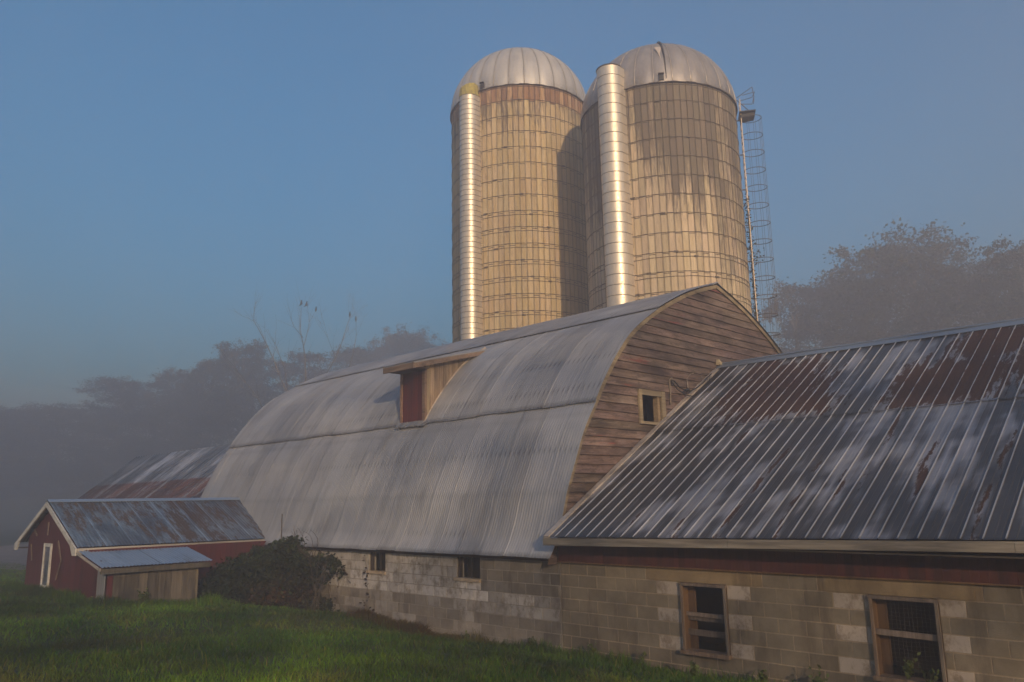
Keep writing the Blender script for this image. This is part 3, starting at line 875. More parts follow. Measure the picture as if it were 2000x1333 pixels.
def window(x0, x1, z0, z1, rails, wire, tilt):
    g = MB(); y0, y1 = 10.87, 11.06
    f = .055
    g.box(x0, x0+f*.7, y0, y0+.03, z0, z1, (1.3, 1.15, 1.0, 0))            # outer casing left
    g.box(x1-f*.7, x1, y0, y0+.03, z0, z1, (1.05, 1.1, 1.15, 0))
    g.box(x0-.01, x1+.01, y0-.004, y0+.05, z1-.045, z1+.0, (.9, .9, .95, 0))
    g.box(x0-.02, x1+.02, y0-.05, y1, z0-.02, z0+.035, (1.25, 1.1, .95, 0))
    fr_ = g.build('window_frame', M['frame'], wing)
    g = MB()
    g.box(x0+.004, x0+.03, y0+.031, y1+.02, z0+.036, z1-.046, (.9, .85, .8, 0))
    gj = MB(); gj.box(x1-.03, x1-.004, y0+.031, y1+.02, z0+.036, z1-.046, (.7, .7, .7, 0)); gj.build('jamb', M['jamb'], fr_)
    g.box(x0+.031, x0+.15, y1-.02, y1+.015, z0+.036, z1-.046, (.7, .65, .6, 0))
    g.build('jamb', M['jamb'], fr_)
    for (zr, hr, dyy, k) in rails:
        g = MB()
        g.hexa([(x0+.03, y0+dyy, zr-hr/2), (x1-.03, y0+dyy, zr-hr/2-tilt), (x1-.03, y0+dyy+.035, zr-hr/2-tilt), (x0+.03, y0+dyy+.035, zr-hr/2),
                (x0+.03, y0+dyy, zr+hr/2), (x1-.03, y0+dyy, zr+hr/2-tilt), (x1-.03, y0+dyy+.035, zr+hr/2-tilt), (x0+.03, y0+dyy+.035, zr+hr/2)], (k, k, k*1.05, 0))
        g.build('rail', M['frame'], fr_)
    if wire:
        g = MB()
        n = 12
        for i in range(n+1):
            x = x0+.16+(x1-.05-x0-.16)*i/n
            g.tube([(x+.006*math.sin(i*2+k), y1-.035+.004*math.sin(k*1.3), z0+.04+(z1-.09-z0)*k/6) for k in range(7)], .0022, 4)
        for i in range(19):
            z = z0+.06+(z1-.12-z0)*i/18
            g.tube([(x0+.16+(x1-.05-x0-.16)*k/6, y1-.04, z+.008*math.sin(k*1.7+i)) for k in range(7)], .0022, 4)
        g.build('wire_mesh', M['wire'], fr_)
window(*wholes[0], [(.66, .055, .10, 1.25), (.60, .07, .137, .7), (.395, .085, .12, .75)], False, .006)
window(*wholes[1], [(.675, .07, .045, 1.15)], True, .012)
window(*wholes[2], [(.675, .07, .045, 1.0)], False, .0)

# wires on the gable
def P_(y, z, x=-9.84): return (x, y, z)
cab = thing('power_cable', (-9.83, 15.3, 4.6), 'black drooping cable with insulators on the red gable siding', 'cable')
g = MB()
g.tube([P_(14.76, 4.97), P_(14.85, 4.93, -9.78), P_(15.03, 4.80, -9.76), P_(15.2, 4.76, -9.76), P_(15.45, 4.76, -9.75), P_(15.72, 4.86, -9.75), P_(15.95, 4.99, -9.72), P_(16.1, 5.12, -9.70), P_(16.25, 5.22, -9.68)], .014, 6)
g.tube([P_(14.80, 4.96), P_(14.95, 4.75, -9.77), P_(15.2, 4.64, -9.72), P_(15.5, 4.62, -9.66), P_(15.8, 4.66, -9.62), P_(16.0, 4.85, -9.64), P_(16.2, 5.2, -9.68)], .010, 6)
g.build('cable', M['black'], cab)
g = MB()
g.tube([P_(15.28, 4.77, -9.8), P_(15.34, 4.77, -9.76), P_(15.4, 4.76, -9.74)], [.02, .045, .02], 8)
g.tube([P_(15.44, 4.63, -9.74), P_(15.5, 4.62, -9.68), P_(15.56, 4.62, -9.64)], [.02, .045, .02], 8)
g.build('insulator', M['black'], cab)
g = MB()
g.tube([P_(14.74, 4.40), P_(14.76, 4.70), P_(14.75, 4.95), P_(14.80, 5.0, -9.80)], .018, 6, (1, .9, .8, 0))
g.build('conduit', M['greytrim'], cab); g = MB()
g.tube([P_(15.42, 4.80, -9.80), P_(15.45, 5.05), P_(15.6, 5.16), P_(15.75, 5.2)], .008, 5, (1.6, 1.5, 1.4, 0))
g.build('conduit', M['greytrim'], cab)
g = MB(); g.box(-9.86, -9.74, 16.78, 16.98, 5.50, 5.56, (1.2, 1.1, .8, 0)); g.hexa([(-9.86, 16.80, 5.56), (-9.76, 16.80, 5.56), (-9.76, 16.9, 5.56), (-9.86, 16.9, 5.56), (-9.86, 16.82, 5.64), (-9.80, 16.82, 5.64), (-9.80, 16.86, 5.64), (-9.86, 16.86, 5.64)], (1.2, 1.1, .8, 0))
g.build('bracket', M['raketrim'], cab)

# ------------------------------------------------------------------ small red shed
shed = thing('red_shed', (-22.3, 8.5, .3), 'small red shed with rusty tin roof and white bargeboards below the arched barn', 'shed')
SX, SZ = -22.65, 2.63
def slope_roof(u0, u1, x_top, z_top, x_bot, z_bot, wl, lift, nv, maskf, wob=.004):
    """corrugated sheet: ridge runs along Y, falls along X"""
    nu = int((u1-u0)/wl*6)+1
    u = np.linspace(u0, u1, nu); v = np.linspace(0, 1, nv)
    U, V = np.meshgrid(u, v, indexing='ij')
    L = math.hypot(x_bot-x_top, z_bot-z_top); nx_, nz_ = -(z_bot-z_top)/L, (x_bot-x_top)/L
    if nz_ < 0: nx_, nz_ = -nx_, -nz_
    h = .009*np.cos(2*np.pi*U/wl)+lift+wob*fbm(U, V*L, 4)
    X = x_top+(x_bot-x_top)*V+nx_*h; Z = z_top+(z_bot-z_top)*V+nz_*h
    k, mk = maskf(U, V*L)
    Pn = np.stack([X, U, Z], -1); T = np.stack([k, k, k, mk], -1)
    uv = np.stack([U, V*L], -1)
    if x_bot < x_top: Pn = Pn[::-1]; T = T[::-1]; uv = uv[::-1]
    g = MB(); g.grid(Pn, T, uv); return g
def shed_mask(U, V):
    sh = np.floor((U-6.17)/.61); fr = ((U-6.17)/.61) % 1
    j = (np.sin(sh*9.1+2)*4375.5) % 1
    mk = .40+.34*(j-.5)+.40*fbm(U*1.6, V*.9, 6)+.25*fbm(U*9, V*.7, 16)-.18*sstep(1.6, 2.6, V)*sstep(8.6, 7, U)
    mk = mk*sstep(0.02, .12, fr)*sstep(0, .16, V)
    k = .9+.2*j+1.0*(fr < .05)
    return k, np.clip(mk, 0, 1)
g = slope_roof(6.17, 11.60, SX, SZ, -20.14, 1.56, .076, .0, 24, shed_mask)
sroof = g.build('roof', M['shedroof'], shed, smooth=True)
slope_roof(6.17, 11.10, SX, SZ, -25.16, 1.56, .076, .0, 10, shed_mask).build('roof_slope', M['shedroof'], sroof, smooth=True)
g = MB()
for s_ in (-1, 1):
    q = [(SX, 6.15, SZ+.035), (SX+s_*.15, 6.15, SZ-.03), (SX+s_*.15, 11.3, SZ-.03), (SX, 11.3, SZ+.035)]
    if s_ < 0: q = q[::-1]
    g.hexa([(p[0], p[1], p[2]-.01) for p in q]+q, (1.2, 1.2, 1.2, 0))
g.build('ridge_cap', M['annexroof'], sroof)
def zr(x): return SZ-.03-abs(x-SX)*(SZ-1.56)/2.51
# bargeboards with flared feet
g = MB()
for s_ in (-1, 1):
    ys0, ys1 = 6.13, 6.165
    xs_ = [SX, SX+s_*1.2, SX+s_*2.1, SX+s_*2.28, SX+s_*2.50]
    lo_ = [zr(x)-.12 for x in xs_]; lo_[3] = zr(xs_[3])-.17; lo_[4] = zr(xs_[4])-.16
    lo_[3] = min(lo_[3], lo_[4]+.0)
    for i in range(4):
        a, b = xs_[i], xs_[i+1]
        la, lb, ha, hb = lo_[i], lo_[i+1], zr(a)+.0, zr(b)+.0
        if s_ > 0: q = [(a, ys0, la), (b, ys0, lb), (b, ys1, lb), (a, ys1, la), (a, ys0, ha), (b, ys0, hb), (b, ys1, hb), (a, ys1, ha)]
        else: q = [(b, ys0, lb), (a, ys0, la), (a, ys1, la), (b, ys1, lb), (b, ys0, hb), (a, ys0, ha), (a, ys1, ha), (b, ys1, hb)]
        g.hexa(q)
g.build('bargeboard', M['white'], shed)
g = MB()
g.box(-20.17, -20.13, 6.17, 11.0, 1.40, 1.535); g.build('fascia', M['cream'], shed)
g = MB()
g.box(-25.16, -24.6, 6.17, 10.9, 1.42, 1.44, (.3, .3, .3, 0)); g.build('soffit', M['frame'], shed); g = MB(); g.box(-20.3, -20.175, 6.17, 10.9, 1.42, 1.44, (.3, .3, .3, 0))
g.build('soffit', M['frame'], shed)
GYW = 6.34
g = MB(); x = -24.65
while x < -19.95:
    x1 = min(x+.135, -19.95); v = random.uniform(.85, 1.12)
    ta, tb = zr(x)-.03, zr(x1)-.03
    g.hexa([(x+.001, GYW-random.uniform(0, .004), .30), (x1-.001, GYW, .30), (x1-.001, GYW+.03, .30), (x+.001, GYW+.03, .30),
            (x+.001, GYW, ta), (x1-.001, GYW, tb), (x1-.001, GYW+.03, tb), (x+.001, GYW+.03, ta)], (v, v, v, .3*random.random()))
    x = x1
g.build('gable_wall', M['shedred'], shed)
for xw in (-20.0, -24.65):
    g = MB(); y = GYW+.03
    while y < 10.95:
        v = random.uniform(.8, 1.1)
        g.box(xw, xw+.03, y, y+.133, .15, 1.5, (v, v, v, .2)); y += .135
    g.build('side_wall', M['shedred'], shed)
g = MB(); g.box(-24.68, -19.93, GYW-.02, GYW+.05, -.1, .36); g.box(-24.68, -24.6, GYW+.06, 10.8, -.3, .3); g.build('foundation', M['concrete'], shed)
# gable window
wx0, wx1 = -23.15, -22.55
g = MB(); f = .065
g.box(wx0, wx0+f, GYW-.045, GYW-.005, .50, 1.58); g.box(wx1-f, wx1, GYW-.045, GYW-.005, .50, 1.58)
g.box(wx0+f, wx1-f, GYW-.04, GYW-.005, 1.50, 1.58); g.box(wx0+f, wx1-f, GYW-.05, GYW-.005, .50, .575)
sw = g.build('window', M['white'], shed)
g = MB(); g.box(wx0+f, wx1-f, GYW-.022, GYW-.012, .575, 1.50); g.build('pane', M['glass'], sw)
for a, b in (((-24.30, 1.52), (-24.12, 1.12)), ((-24.15, 1.92), (-23.85, 1.76)), ((-22.05, 1.66), (-21.72, 1.20)), ((-21.72, 1.20), (-22.0, .75)), ((-22.95, 2.10), (-22.95, 1.78))):
    g = MB(); g.bar((a[0], GYW-.03, a[1]), (b[0], GYW-.03, b[1]), .05, .022, (0, 1, 0), (1.1, 1, .95, 0))
    g.build('wall_bar', M['frame'], shed)
# lean-to annex
AX = -18.72
def arz(x): return 1.475-(x+20.12)*(1.475-1.175)/1.62
def am(U, V):
    sh = np.floor((U-6.1)/.66); fr = ((U-6.1)/.66) % 1
    j = (np.sin(sh*3.3+1)*917.3) % 1
    return .85+.25*j-.5*(fr < .035), np.clip(.05+.5*sstep(1.35, 1.65, V)*(fbm(U*5, V*3, 2)+.4), 0, 1)
lean = bpy.data.objects.new('lean_to', None); COL.objects.link(lean); lean.parent = shed
lean.matrix_parent_inverse = Matrix.Translation(-Vector(shed.location))
slope_roof(6.17, 8.60, -20.12, 1.475, -18.50, 1.175, .076, .01, 16, am).build('lean_to_roof', M['annexroof'], lean, smooth=True)
g = MB()
g.hexa([(-20.1, 6.14, arz(-20.1)-.06), (-18.52, 6.14, arz(-18.52)-.07), (-18.52, 6.168, arz(-18.52)-.07), (-20.1, 6.168, arz(-20.1)-.06),
        (-20.1, 6.14, arz(-20.1)-.015), (-18.52, 6.14, arz(-18.52)-.015), (-18.52, 6.168, arz(-18.52)-.015), (-20.1, 6.168, arz(-20.1)-.015)])
g.build('bargeboard', M['cream'], lean)
g = MB()
g.box(-18.56, -18.52, 6.17, 8.55, 1.045, 1.155, (.75, .75, .7, 0)); g.box(AX, -18.565, 6.36, 8.5, 1.07, 1.09, (.3, .3, .3, 0))
g.build('fascia', M['annexwood'], lean)
g = MB(); y = 6.50; i = 0
while y < 8.30:
    w_ = random.choice((.14, .19, .24, .3)); y1 = min(y+w_, 8.30); v = random.uniform(.7, 1.3)
    g.box(AX-.02, AX+random.uniform(0, .008), y+.002, y1-.002, .30+random.uniform(-.02, .02), 1.10, (v, v*.97, v*.93, 0)); y = y1
g.box(AX-.03, AX+.014, 8.302, 8.36, .22, 1.10, (1.35, 1.25, .95, 0))
g.build('board_wall', M['annexwood'], lean)
g = MB(); g.box(-19.96, AX-.36, GYW+.0, GYW+.03, .25, 1.30); g.box(AX-.02, AX+.005, GYW+.035, 6.498, .25, 1.10); g.box(AX-.36, AX-.30, GYW+.002, GYW+.03, .25, 1.20)
g.build('front_wall', M['shedred'], lean)
g = MB(); g.box(AX-.44, AX+.012, GYW-.02, GYW-.002, .22, 1.12); g.build('door', M['doorgrey'], lean)
g = MB(); g.box(-19.9, AX+.03, 8.1, 8.38, -.1, .24); g.box(AX-.08, AX-.0, 6.4, 8.1, -.1, .24); g.build('foundation', M['concrete'], lean)
g = MB(); g.box(-19.96, AX-.03, 8.32, 8.34, .2, 1.12); g.build('back_wall', M['annexwood'], lean)
# thin pole by the barn corner
g = MB(); g.tube([(-18.26, 10.2, .1), (-18.27, 10.2, 1.2), (-18.28, 10.2, 2.2)], [.016, .014, .012], 6)
tag(g.build('ground_rod', M['wire']), 'thin rusty rod standing in the vine bush before the arched roof', 'rod')

# ------------------------------------------------------------------ far barn with rusty roof
far = thing('far_barn', (-34, 14.5, 0), 'low barn with white and red rust-streaked roof behind the arched barn', 'barn')
def farmask(U, V):
    j = (np.sin(np.floor((U+40)/1.1)*5.1)*991.3) % 1
    low = sstep(2.05, 2.2, V+.05*fbm(U*3, V, 1))
    k = (.55+.9*sstep(-.25, .35, fbm(U*.8+V*.15, V*.12, 12)))*(.9+.2*j)
    return k, np.clip(low*(.72+.45*fbm(U*3.5, V*.25, 17)), 0, 1)
def x_roof(xa, xb, yr, zr_, ye, ze, nv, maskf, name, mat, parent, pitch=.3):
    nu = int((xb-xa)/pitch*5); u = np.linspace(xa, xb, nu); v = np.linspace(0, 1, nv)
    U, V = np.meshgrid(u, v, indexing='ij'); L = math.hypot(ye-yr, ze-zr_)
    ph = (U/pitch) % 1
    h = .03*(ph < .2)
    Pn = np.stack([U, yr+(ye-yr)*V, zr_+(ze-zr_)*V+h], -1)
    k, mk = maskf(U, V*L); k = k*np.where(ph < .2, 1.25, 1)
    T = np.stack([k, k, k, mk], -1); uv = np.stack([U, V*L], -1)
    if ye > yr: Pn = Pn[::-1]; T = T[::-1]; uv = uv[::-1]
    g = MB(); g.grid(Pn, T, uv); return g.build(name, mat, parent)
x_roof(-40.0, -26.5, 14.5, 4.80, 10.9, 1.93, 30, farmask, 'roof', M['backroof'], far)
x_roof(-40.0, -26.5, 14.5, 4.80, 18.1, 1.93, 10, farmask, 'roof', M['backroof'], far)
g = MB(); g.box(-39.8, -26.7, 11.2, 11.35, -.3, 2.1); g.box(-39.8, -26.7, 17.7, 17.85, -.3, 2.1)
g.add([(-39.8, 11.2, -.3), (-39.8, 17.85, -.3), (-39.8, 17.85, 2.1), (-39.8, 14.5, 4.7), (-39.8, 11.2, 2.1)], [(0, 4, 3, 2, 1)])
g.add([(-26.7, 11.2, -.3), (-26.7, 17.85, -.3), (-26.7, 17.85, 2.1), (-26.7, 14.5, 4.7), (-26.7, 11.2, 2.1)], [(0, 1, 2, 3, 4)])
g.build('wall', M['shedred'], far)

# ------------------------------------------------------------------ silos
def silo(name, c, RR, zr_, rows, stave_mat, dome_mat, label, left, chute_ang, chute_r, ring_pitch, chute_top, ribs, rz=0.0):
    s = thing(name, (c[0], c[1], -.2), label, 'silo')
    per = .254; n = int(round(2*math.pi*RR/per)); bh = .762
    rr = random.Random(3 if left else 5)
    g = MB()
    for i in range(n):
        a0 = 2*math.pi*i/n; a1 = 2*math.pi*(i+1)/n
        stag = (.09 if left else .06) if i % 2 else 0.0
        colv = rr.uniform(.82, 1.12)
        stain = rr.uniform(0, 1)
        z1 = zr_; r_i = 0
        while z1 > -.3:
            z0 = zr_-bh*(r_i+1)-stag
            z0 = max(z0, -.3)
            gp = .016
            da = gp/RR/1.0
            v = colv*rr.uniform(.95, 1.05)
            depth = zr_-(z0+z1)/2
            # weathering stains run down from the rim
            lim = (2.6 if left else 5.2)+1.6*stain+1.0*math.sin(i*.37)
            def stn(dp_):
                if left: m_ = .85*max(0, min(1, (lim-dp_)/3.0))*(.65+.4*((stain*5.1) % 1))
                else: m_ = .98*max(0, min(1, (lim-dp_)/3.4))*(.60+.5*((stain*7.3) % 1))
                if not left and math.cos((a0+a1)/2-math.atan2(.10, .99)) > .90: m_ = max(m_, .62*max(0, min(1, (12-dp_)/6)))
                return m_+jit
            jit = rr.uniform(-.05, .05)+(.22 if rr.random() < .05 else 0)
            tb = [v, v*rr.uniform(.97, 1.02), v*rr.uniform(.92, 1.0)]
            t = [tb+[stn(zr_-q)] for q in (z0, z0, z1, z1)]*2
            if left and r_i == 0: t = [([.56*v, .40*v, .35*v, .25+.3*stain] if i % 2 == 0 or stain < .2 else [.8*v, .66*v, .6*v, .45])]*4
            e = rr.uniform(-.003, .004)
            ro, ri = RR+e, RR-.014
            vs = []; ts = []
            for (aa, dk, rad, zo) in ((a0, .6, ri, .001), (a0+da, .66, ro, gp), (a0+da+(a1-a0)*.13, 1, ro, gp), (a1-da-(a1-a0)*.13, 1, ro, gp), (a1-da, .66, ro, gp), (a1, .6, ri, .001)):
                for (zz, tq) in ((z0+zo, t[0]), (z1-zo, t[2])):
                    vs.append((c[0]+rad*math.cos(aa), c[1]+rad*math.sin(aa), zz)); ts.append([tq[0]*dk, tq[1]*dk, tq[2]*dk, tq[3]+(1-dk)*.3])
            fs_ = [(2*e_, 2*e_+2, 2*e_+3, 2*e_+1) for e_ in range(5)]
            g.add(vs, fs_, np.array(ts))
            z1 = z0; r_i += 1
            if z1 <= -.3+1e-6: break
    g.build('stave_wall', stave_mat, s)
    # inner lining stops light from leaking
    gi = MB(); seg = 48
    an = np.linspace(0, 2*math.pi, seg+1)
    Pn = np.zeros((seg+1, 2, 3))
    for k, zz in enumerate((-.3, zr_)):
        Pn[:, k, 0] = c[0]+(RR-.016)*np.cos(an); Pn[:, k, 1] = c[1]+(RR-.016)*np.sin(an); Pn[:, k, 2] = zz
    gi.grid(Pn); gi.build('joint_mortar', M['hoop'], s)
    # hoops
    zs = []
    k = 0
    while zr_-bh*(k+1)+.0 > 4.0:
        z = zr_-bh*(k+1)-.035
        zs.append(z+.03)
        if k >= (8 if not left else 7): zs.append(z-.16)
        if left and k > 14: zs.append(z-.38)
        k += 1
    zs.append(zr_-.10)
    base = None
    for q, z in enumerate(zs):
        if base is None:
            g = MB(); seg = 72
            pts = [(c[0]+(RR+.012)*math.cos(2*math.pi*i/seg), c[1]+(RR+.012)*math.sin(2*math.pi*i/seg), z+.006*math.sin(i*.8)+.008*math.sin(i*2.1)) for i in range(seg)]
            g.tube(pts, .0125, 5, closed=True)
            la = math.atan2(-c[1], -c[0])
            lx, ly = c[0]+(RR+.03)*math.cos(la), c[1]+(RR+.03)*math.sin(la)
            tx_, ty_ = -math.sin(la), math.cos(la)
            g.bar((lx-tx_*.08, ly-ty_*.08, z), (lx+tx_*.08, ly+ty_*.08, z), .035, .06)
            base = g.build('hoop', M['hoop'], s, loc=(c[0], c[1], z))
        else:
            o = base.copy(); COL.objects.link(o); o.parent = s
            o.location = (0, 0, z-s.location.z); o.rotation_euler = (0, 0, [(-.5), .12, .35, -.2, .6, -.35, .0][q % 7])
    # dome
    nb = ribs; g = MB(); per_ = 6; nl = 22
    ang = np.linspace(0, 2*math.pi, nb*per_+1); lat = np.linspace(0, math.pi/2, nl)
    A, Lt = np.meshgrid(ang, lat, indexing='ij')
    ph = (A/(2*math.pi)*nb+.5) % 1
    hgt = (.97 if left else .93)
    bulge = .035*np.sin(np.pi*ph)*np.cos(Lt)**.5
    rib = .05*(np.abs(ph-.0) < .01)*1.0
    Rd = RR+.05+bulge
    if not left: Rd = Rd+.03*fbm(A*2, Lt*3, 3)
    X = c[0]+Rd*np.cos(Lt)*np.cos(A); Y = c[1]+Rd*np.cos(Lt)*np.sin(A); Z = zr_-.02+(RR+.05+bulge*.4)*hgt*np.sin(Lt)
    pan = (np.sin(np.floor(A/(2*math.pi)*nb+.5)*3.7+1)*771.3) % 1
    kk = .92+.14*pan
    kk = kk*(1-.25*(np.abs(ph-.5) > .46))
    low = np.exp(-Lt/.10)*np.clip(fbm(A*3, Lt*2, 9)+.35, 0, 1)*.9
    kk = kk*(1-.12*sstep(.25, .0, Lt))
    T = np.stack([kk, kk, kk, low], -1)
    g.grid(np.stack([X, Y, Z], -1)[::1], T)
    dome = g.build('dome', dome_mat, s, smooth=True)
    g = MB()
    for i in range(nb):
        a = 2*math.pi*(i+.5)/nb
        path = []
        for lt in np.linspace(.0, math.pi/2*.985, 14):
            rd = RR+.055+.0
            path.append((c[0]+rd*math.cos(lt)*math.cos(a), c[1]+rd*math.cos(lt)*math.sin(a), zr_-.02+(RR+.055)*hgt*math.sin(lt)))
        g.tube(path, .020, 5, (.62, .58, .54, .15) if left else (1.25, 1.2, 1.1, 0))
    g.build('dome_rib', dome_mat, dome, smooth=True)
    g = MB(); g.ring((c[0], c[1], zr_-.01), RR+.055, .03, 6, 72, (.55, .5, .45, .4)); g.build('rim_ring', M['hoop'], dome)
    # chute: half round tube standing against the wall
    ca, sa = math.cos(chute_ang), math.sin(chute_ang)
    ra = chute_r; off = RR+ra*.55
    def cp(t_, rad, z):      # local angle t_, outward
        ox, oy = off+rad*math.cos(t_), rad*math.sin(t_)
        return (c[0]+ca*ox-sa*oy, c[1]+sa*ox+ca*oy, z)
    z = .5; lv = []
    while z < chute_top:
        lv += [(z, ra), (z+.006, ra), (z+ring_pitch-.030, ra), (z+ring_pitch-.024, ra), (z+ring_pitch-.022, ra+.012), (z+ring_pitch-.002, ra+.012)]
        z += ring_pitch
    lv.append((z, ra)); top_z = z
    tt = np.linspace(-math.pi/2, math.pi/2, 19)
    Pn = np.zeros((21, len(lv), 3)); T = np.ones((21, len(lv), 4)); T[..., 3] = 0
    for j, (zz, rad) in enumerate(lv):
        for i, t_ in enumerate(tt): Pn[i+1, j] = cp(t_, rad, zz)
        wl_ = .60*ra
        for (i, sg) in ((0, -1), (20, 1)):
            ox, oy = off-ra*.55+.0, sg*rad
            ox = math.sqrt(max(RR*RR-rad*rad, 0))+.005 if RR > rad else off
            Pn[i, j] = (c[0]+ca*ox-sa*oy, c[1]+sa*ox+ca*oy, zz)
        if rad > ra+.01: T[:, j, :3] = .5; T[:, j, 3] = .6
        else: T[:, j, :3] = 1.0
    g = MB(); g.grid(Pn, T)
    ch = g.build('chute', M['chute'], s, smooth=True)
    g = MB()
    if left:
        # mossy slanted hood
        n_ = 14; vs = []
        for (zz, k_) in ((0.0, 1.06), (.42, 1.0)):
            for i in range(n_):
                t_ = 2*math.pi*i/n_
                x_, y_ = off+ra*k_*math.cos(t_), ra*k_*math.sin(t_)
                x_ = max(x_, RR-.3)
                dz_ = 0 if zz == 0 else .16*math.sin(t_)+.02*math.sin(i*3)
                vs.append((c[0]+ca*x_-sa*y_, c[1]+sa*x_+ca*y_, top_z+zz+dz_))
        fs = [(i, (i+1) % n_, n_+(i+1) % n_, n_+i) for i in range(n_)]+[tuple(range(n_, 2*n_))]
        g.add(vs, fs); g.build('chute_cap', M['moss'], ch)
    else:
        g.tube([cp(t_, ra+.015, top_z) for t_ in tt], .022, 6, (.8, .75, .7, .5))
        g.build('chute_rim', M['hoop'], ch)
        # dark inside
        gi = MB(); Pi = np.zeros((19, 2, 3))
        for i, t_ in enumerate(tt):
            Pi[i, 0] = cp(t_, ra-.02, top_z-2); Pi[i, 1] = cp(t_, ra-.01, top_z)
        gi.grid(Pi[::-1]); gi.build('chute_lining', M['hoop'], ch, smooth=True)
    return s, dome
cL, RLs = (-25.69, 26.63), 3.40
cR, RRs = (-17.81, 26.95), 3.22
ZL, ZRr = 21.15, 18.25
aL = R(-86); aR = R(-87)
sL, dL = silo('silo', cL, RLs, ZL, 26, M['staveL'], M['domeL'], 'taller yellowish stave silo on the left with mossy capped chute', True, aL, .45, .245, 20.60, 30)
sR, dR = silo('silo', cR, RRs, ZRr, 24, M['staveR'], M['domeR'], 'right-hand stave silo with dark stained top and caged ladder', False, aR, .50, .405, 18.75, 28)
# small dark vents on the dome feet
def polar(c, r, a, z): return (c[0]+r*math.cos(a), c[1]+r*math.sin(a), z)
for (c, RR, zr_, par, a) in ((cL, RLs, ZL, dL, aL+.19), (cR, RRs, ZRr, dR, aR+.60)):
    g = MB(); p = Vector(polar(c, RR+.04, a, zr_+.17)); q = Vector(polar(c, RR+.12, a, zr_+.17))
    g.bar(p, q, .20, .26, (0, 0, 1), (.3, .3, .3, 0)); q2 = Vector(polar(c, RR+.20, a, zr_+.30))
    g.bar(q+Vector((0, 0, .12)), q2, .22, .03); g.build('vent', M['black'], par)
# torn dark seam on the right dome
g = MB(); a = aR+.66
path = [(cR[0]+(RRs+.085)*math.cos(lt)*math.cos(a), cR[1]+(RRs+.085)*math.cos(lt)*math.sin(a), ZRr+(RRs+.085)*.93*math.sin(lt)) for lt in np.linspace(.04, 1.45, 14)]
g.tube(path, [.015, .02, .025, .03, .04, .045, .045, .045, .045, .045, .045, .045, .04, .03], 6); g.build('torn_seam', M['black'], dR)
# the bent lit flap next to it
g = MB()
def dp(lt, aa, off=.09): return (cR[0]+(RRs+off)*math.cos(lt)*math.cos(aa), cR[1]+(RRs+off)*math.cos(lt)*math.sin(aa), ZRr+(RRs+off)*.93*math.sin(lt))
f3 = [dp(.66, a-.02), dp(.61, a-.12, .15), dp(.50, a-.08, .13), dp(.24, a-.015, .09)]
g.add(f3+[tuple(np.array(p)*1+np.array((0, 0, -.02))) for p in f3], [(0, 1, 2, 3), (7, 6, 5, 4), (0, 4, 5, 1), (1, 5, 6, 2), (2, 6, 7, 3)], (1.3, 1.15, 1, 0))
g.build('bent_flap', M['domeL'], dR)

# ladder, cage and platform
va = Vector((cR[0], cR[1], 0)).normalized(); tr_ = Vector((va.y, -va.x, 0))      # to the right of the view
lb = Vector((cR[0], cR[1], 0))+tr_*(RRs+.16)-va*.25
lad = bpy.data.objects.new('ladder', None); COL.objects.link(lad); lad.parent = sR
lad.matrix_parent_inverse = Matrix.Translation(-Vector(sR.location))
g = MB()
for s_ in (-.22, .22):
    g.bar(lb+va*s_+Vector((0, 0, .5)), lb+va*s_+Vector((0, 0, 18.6)), .05, .03, tuple(tr_), (1.25, 1.2, 1.1, 0))
g.build('rail', M['ladder'], lad)
first = None
for k in range(59):
    z = .8+.3*k
    if first is None:
        g = MB(); g.tube([lb-va*.22+Vector((0, 0, z)), lb+va*.22+Vector((0, 0, z))], .012, 5); first = g.build('rung', M['wire'], lad)
    else:
        o = first.copy(); COL.objects.link(o); o.parent = lad; o.matrix_parent_inverse = first.matrix_parent_inverse; o.location = first.location+Vector((0, 0, z-.8))
first = None
for k in range(12):
    if first is None:
        g = MB(); g.bar(lb-tr_*.16+Vector((0, 0, 1)), lb+Vector((0, 0, 1)), .04, .04); first = g.build('bracket', M['wire'], lad)
    else:
        o = first.copy(); COL.objects.link(o); o.parent = lad; o.matrix_parent_inverse = first.matrix_parent_inverse; o.location = first.location+Vector((0, 0, 1.52*k))
cage = bpy.data.objects.new('cage', None); COL.objects.link(cage); cage.parent = sR
cage.matrix_parent_inverse = Matrix.Translation(-Vector(sR.location))
cc = lb+tr_*.40
def cg(t_, z): return cc+tr_*(.42*math.cos(t_))+va*(.36*math.sin(t_))+Vector((0, 0, z))
z = 17.75; first = None
while z > 3.2:
    if first is None:
        g = MB(); g.tube([cg(t_, z) for t_ in np.linspace(-2.6, 2.6, 22)], .015, 5)
        first = g.build('cage_hoop', M['wire'], cage); z0h = z
    else:
        o = first.copy(); COL.objects.link(o); o.parent = cage; o.location = first.location+Vector((0, 0, z-z0h))
        o.matrix_parent_inverse = first.matrix_parent_inverse
    z -= .76
for t_ in np.linspace(-1.9, 1.9, 7):
    g = MB(); g.bar(cg(t_, 2.8), cg(t_, 17.78), .026, .008, tuple(tr_)); g.build('cage_bar', M['wire'], cage)
plat = bpy.data.objects.new('platform', None); COL.objects.link(plat); plat.parent = sR
plat.matrix_parent_inverse = Matrix.Translation(-Vector(sR.location))
g = MB()
pc = lb+tr_*.28+Vector((0, 0, 17.95))
g.bar(pc-tr_*.35, pc+tr_*.30, .75, .04, (0, 0, 1), (.5, .5, .5, 0)); g.bar(pc-tr_*.3-Vector((0, 0, .16)), pc+tr_*.25-Vector((0, 0, .1)), .5, .14, (0, 0, 1), (.4, .4, .4, 0)); g.build('deck', M['black'], plat)
g = MB()
Zv = Vector((0, 0, 1))
top = lb+Vector((0, 0, 18.75))
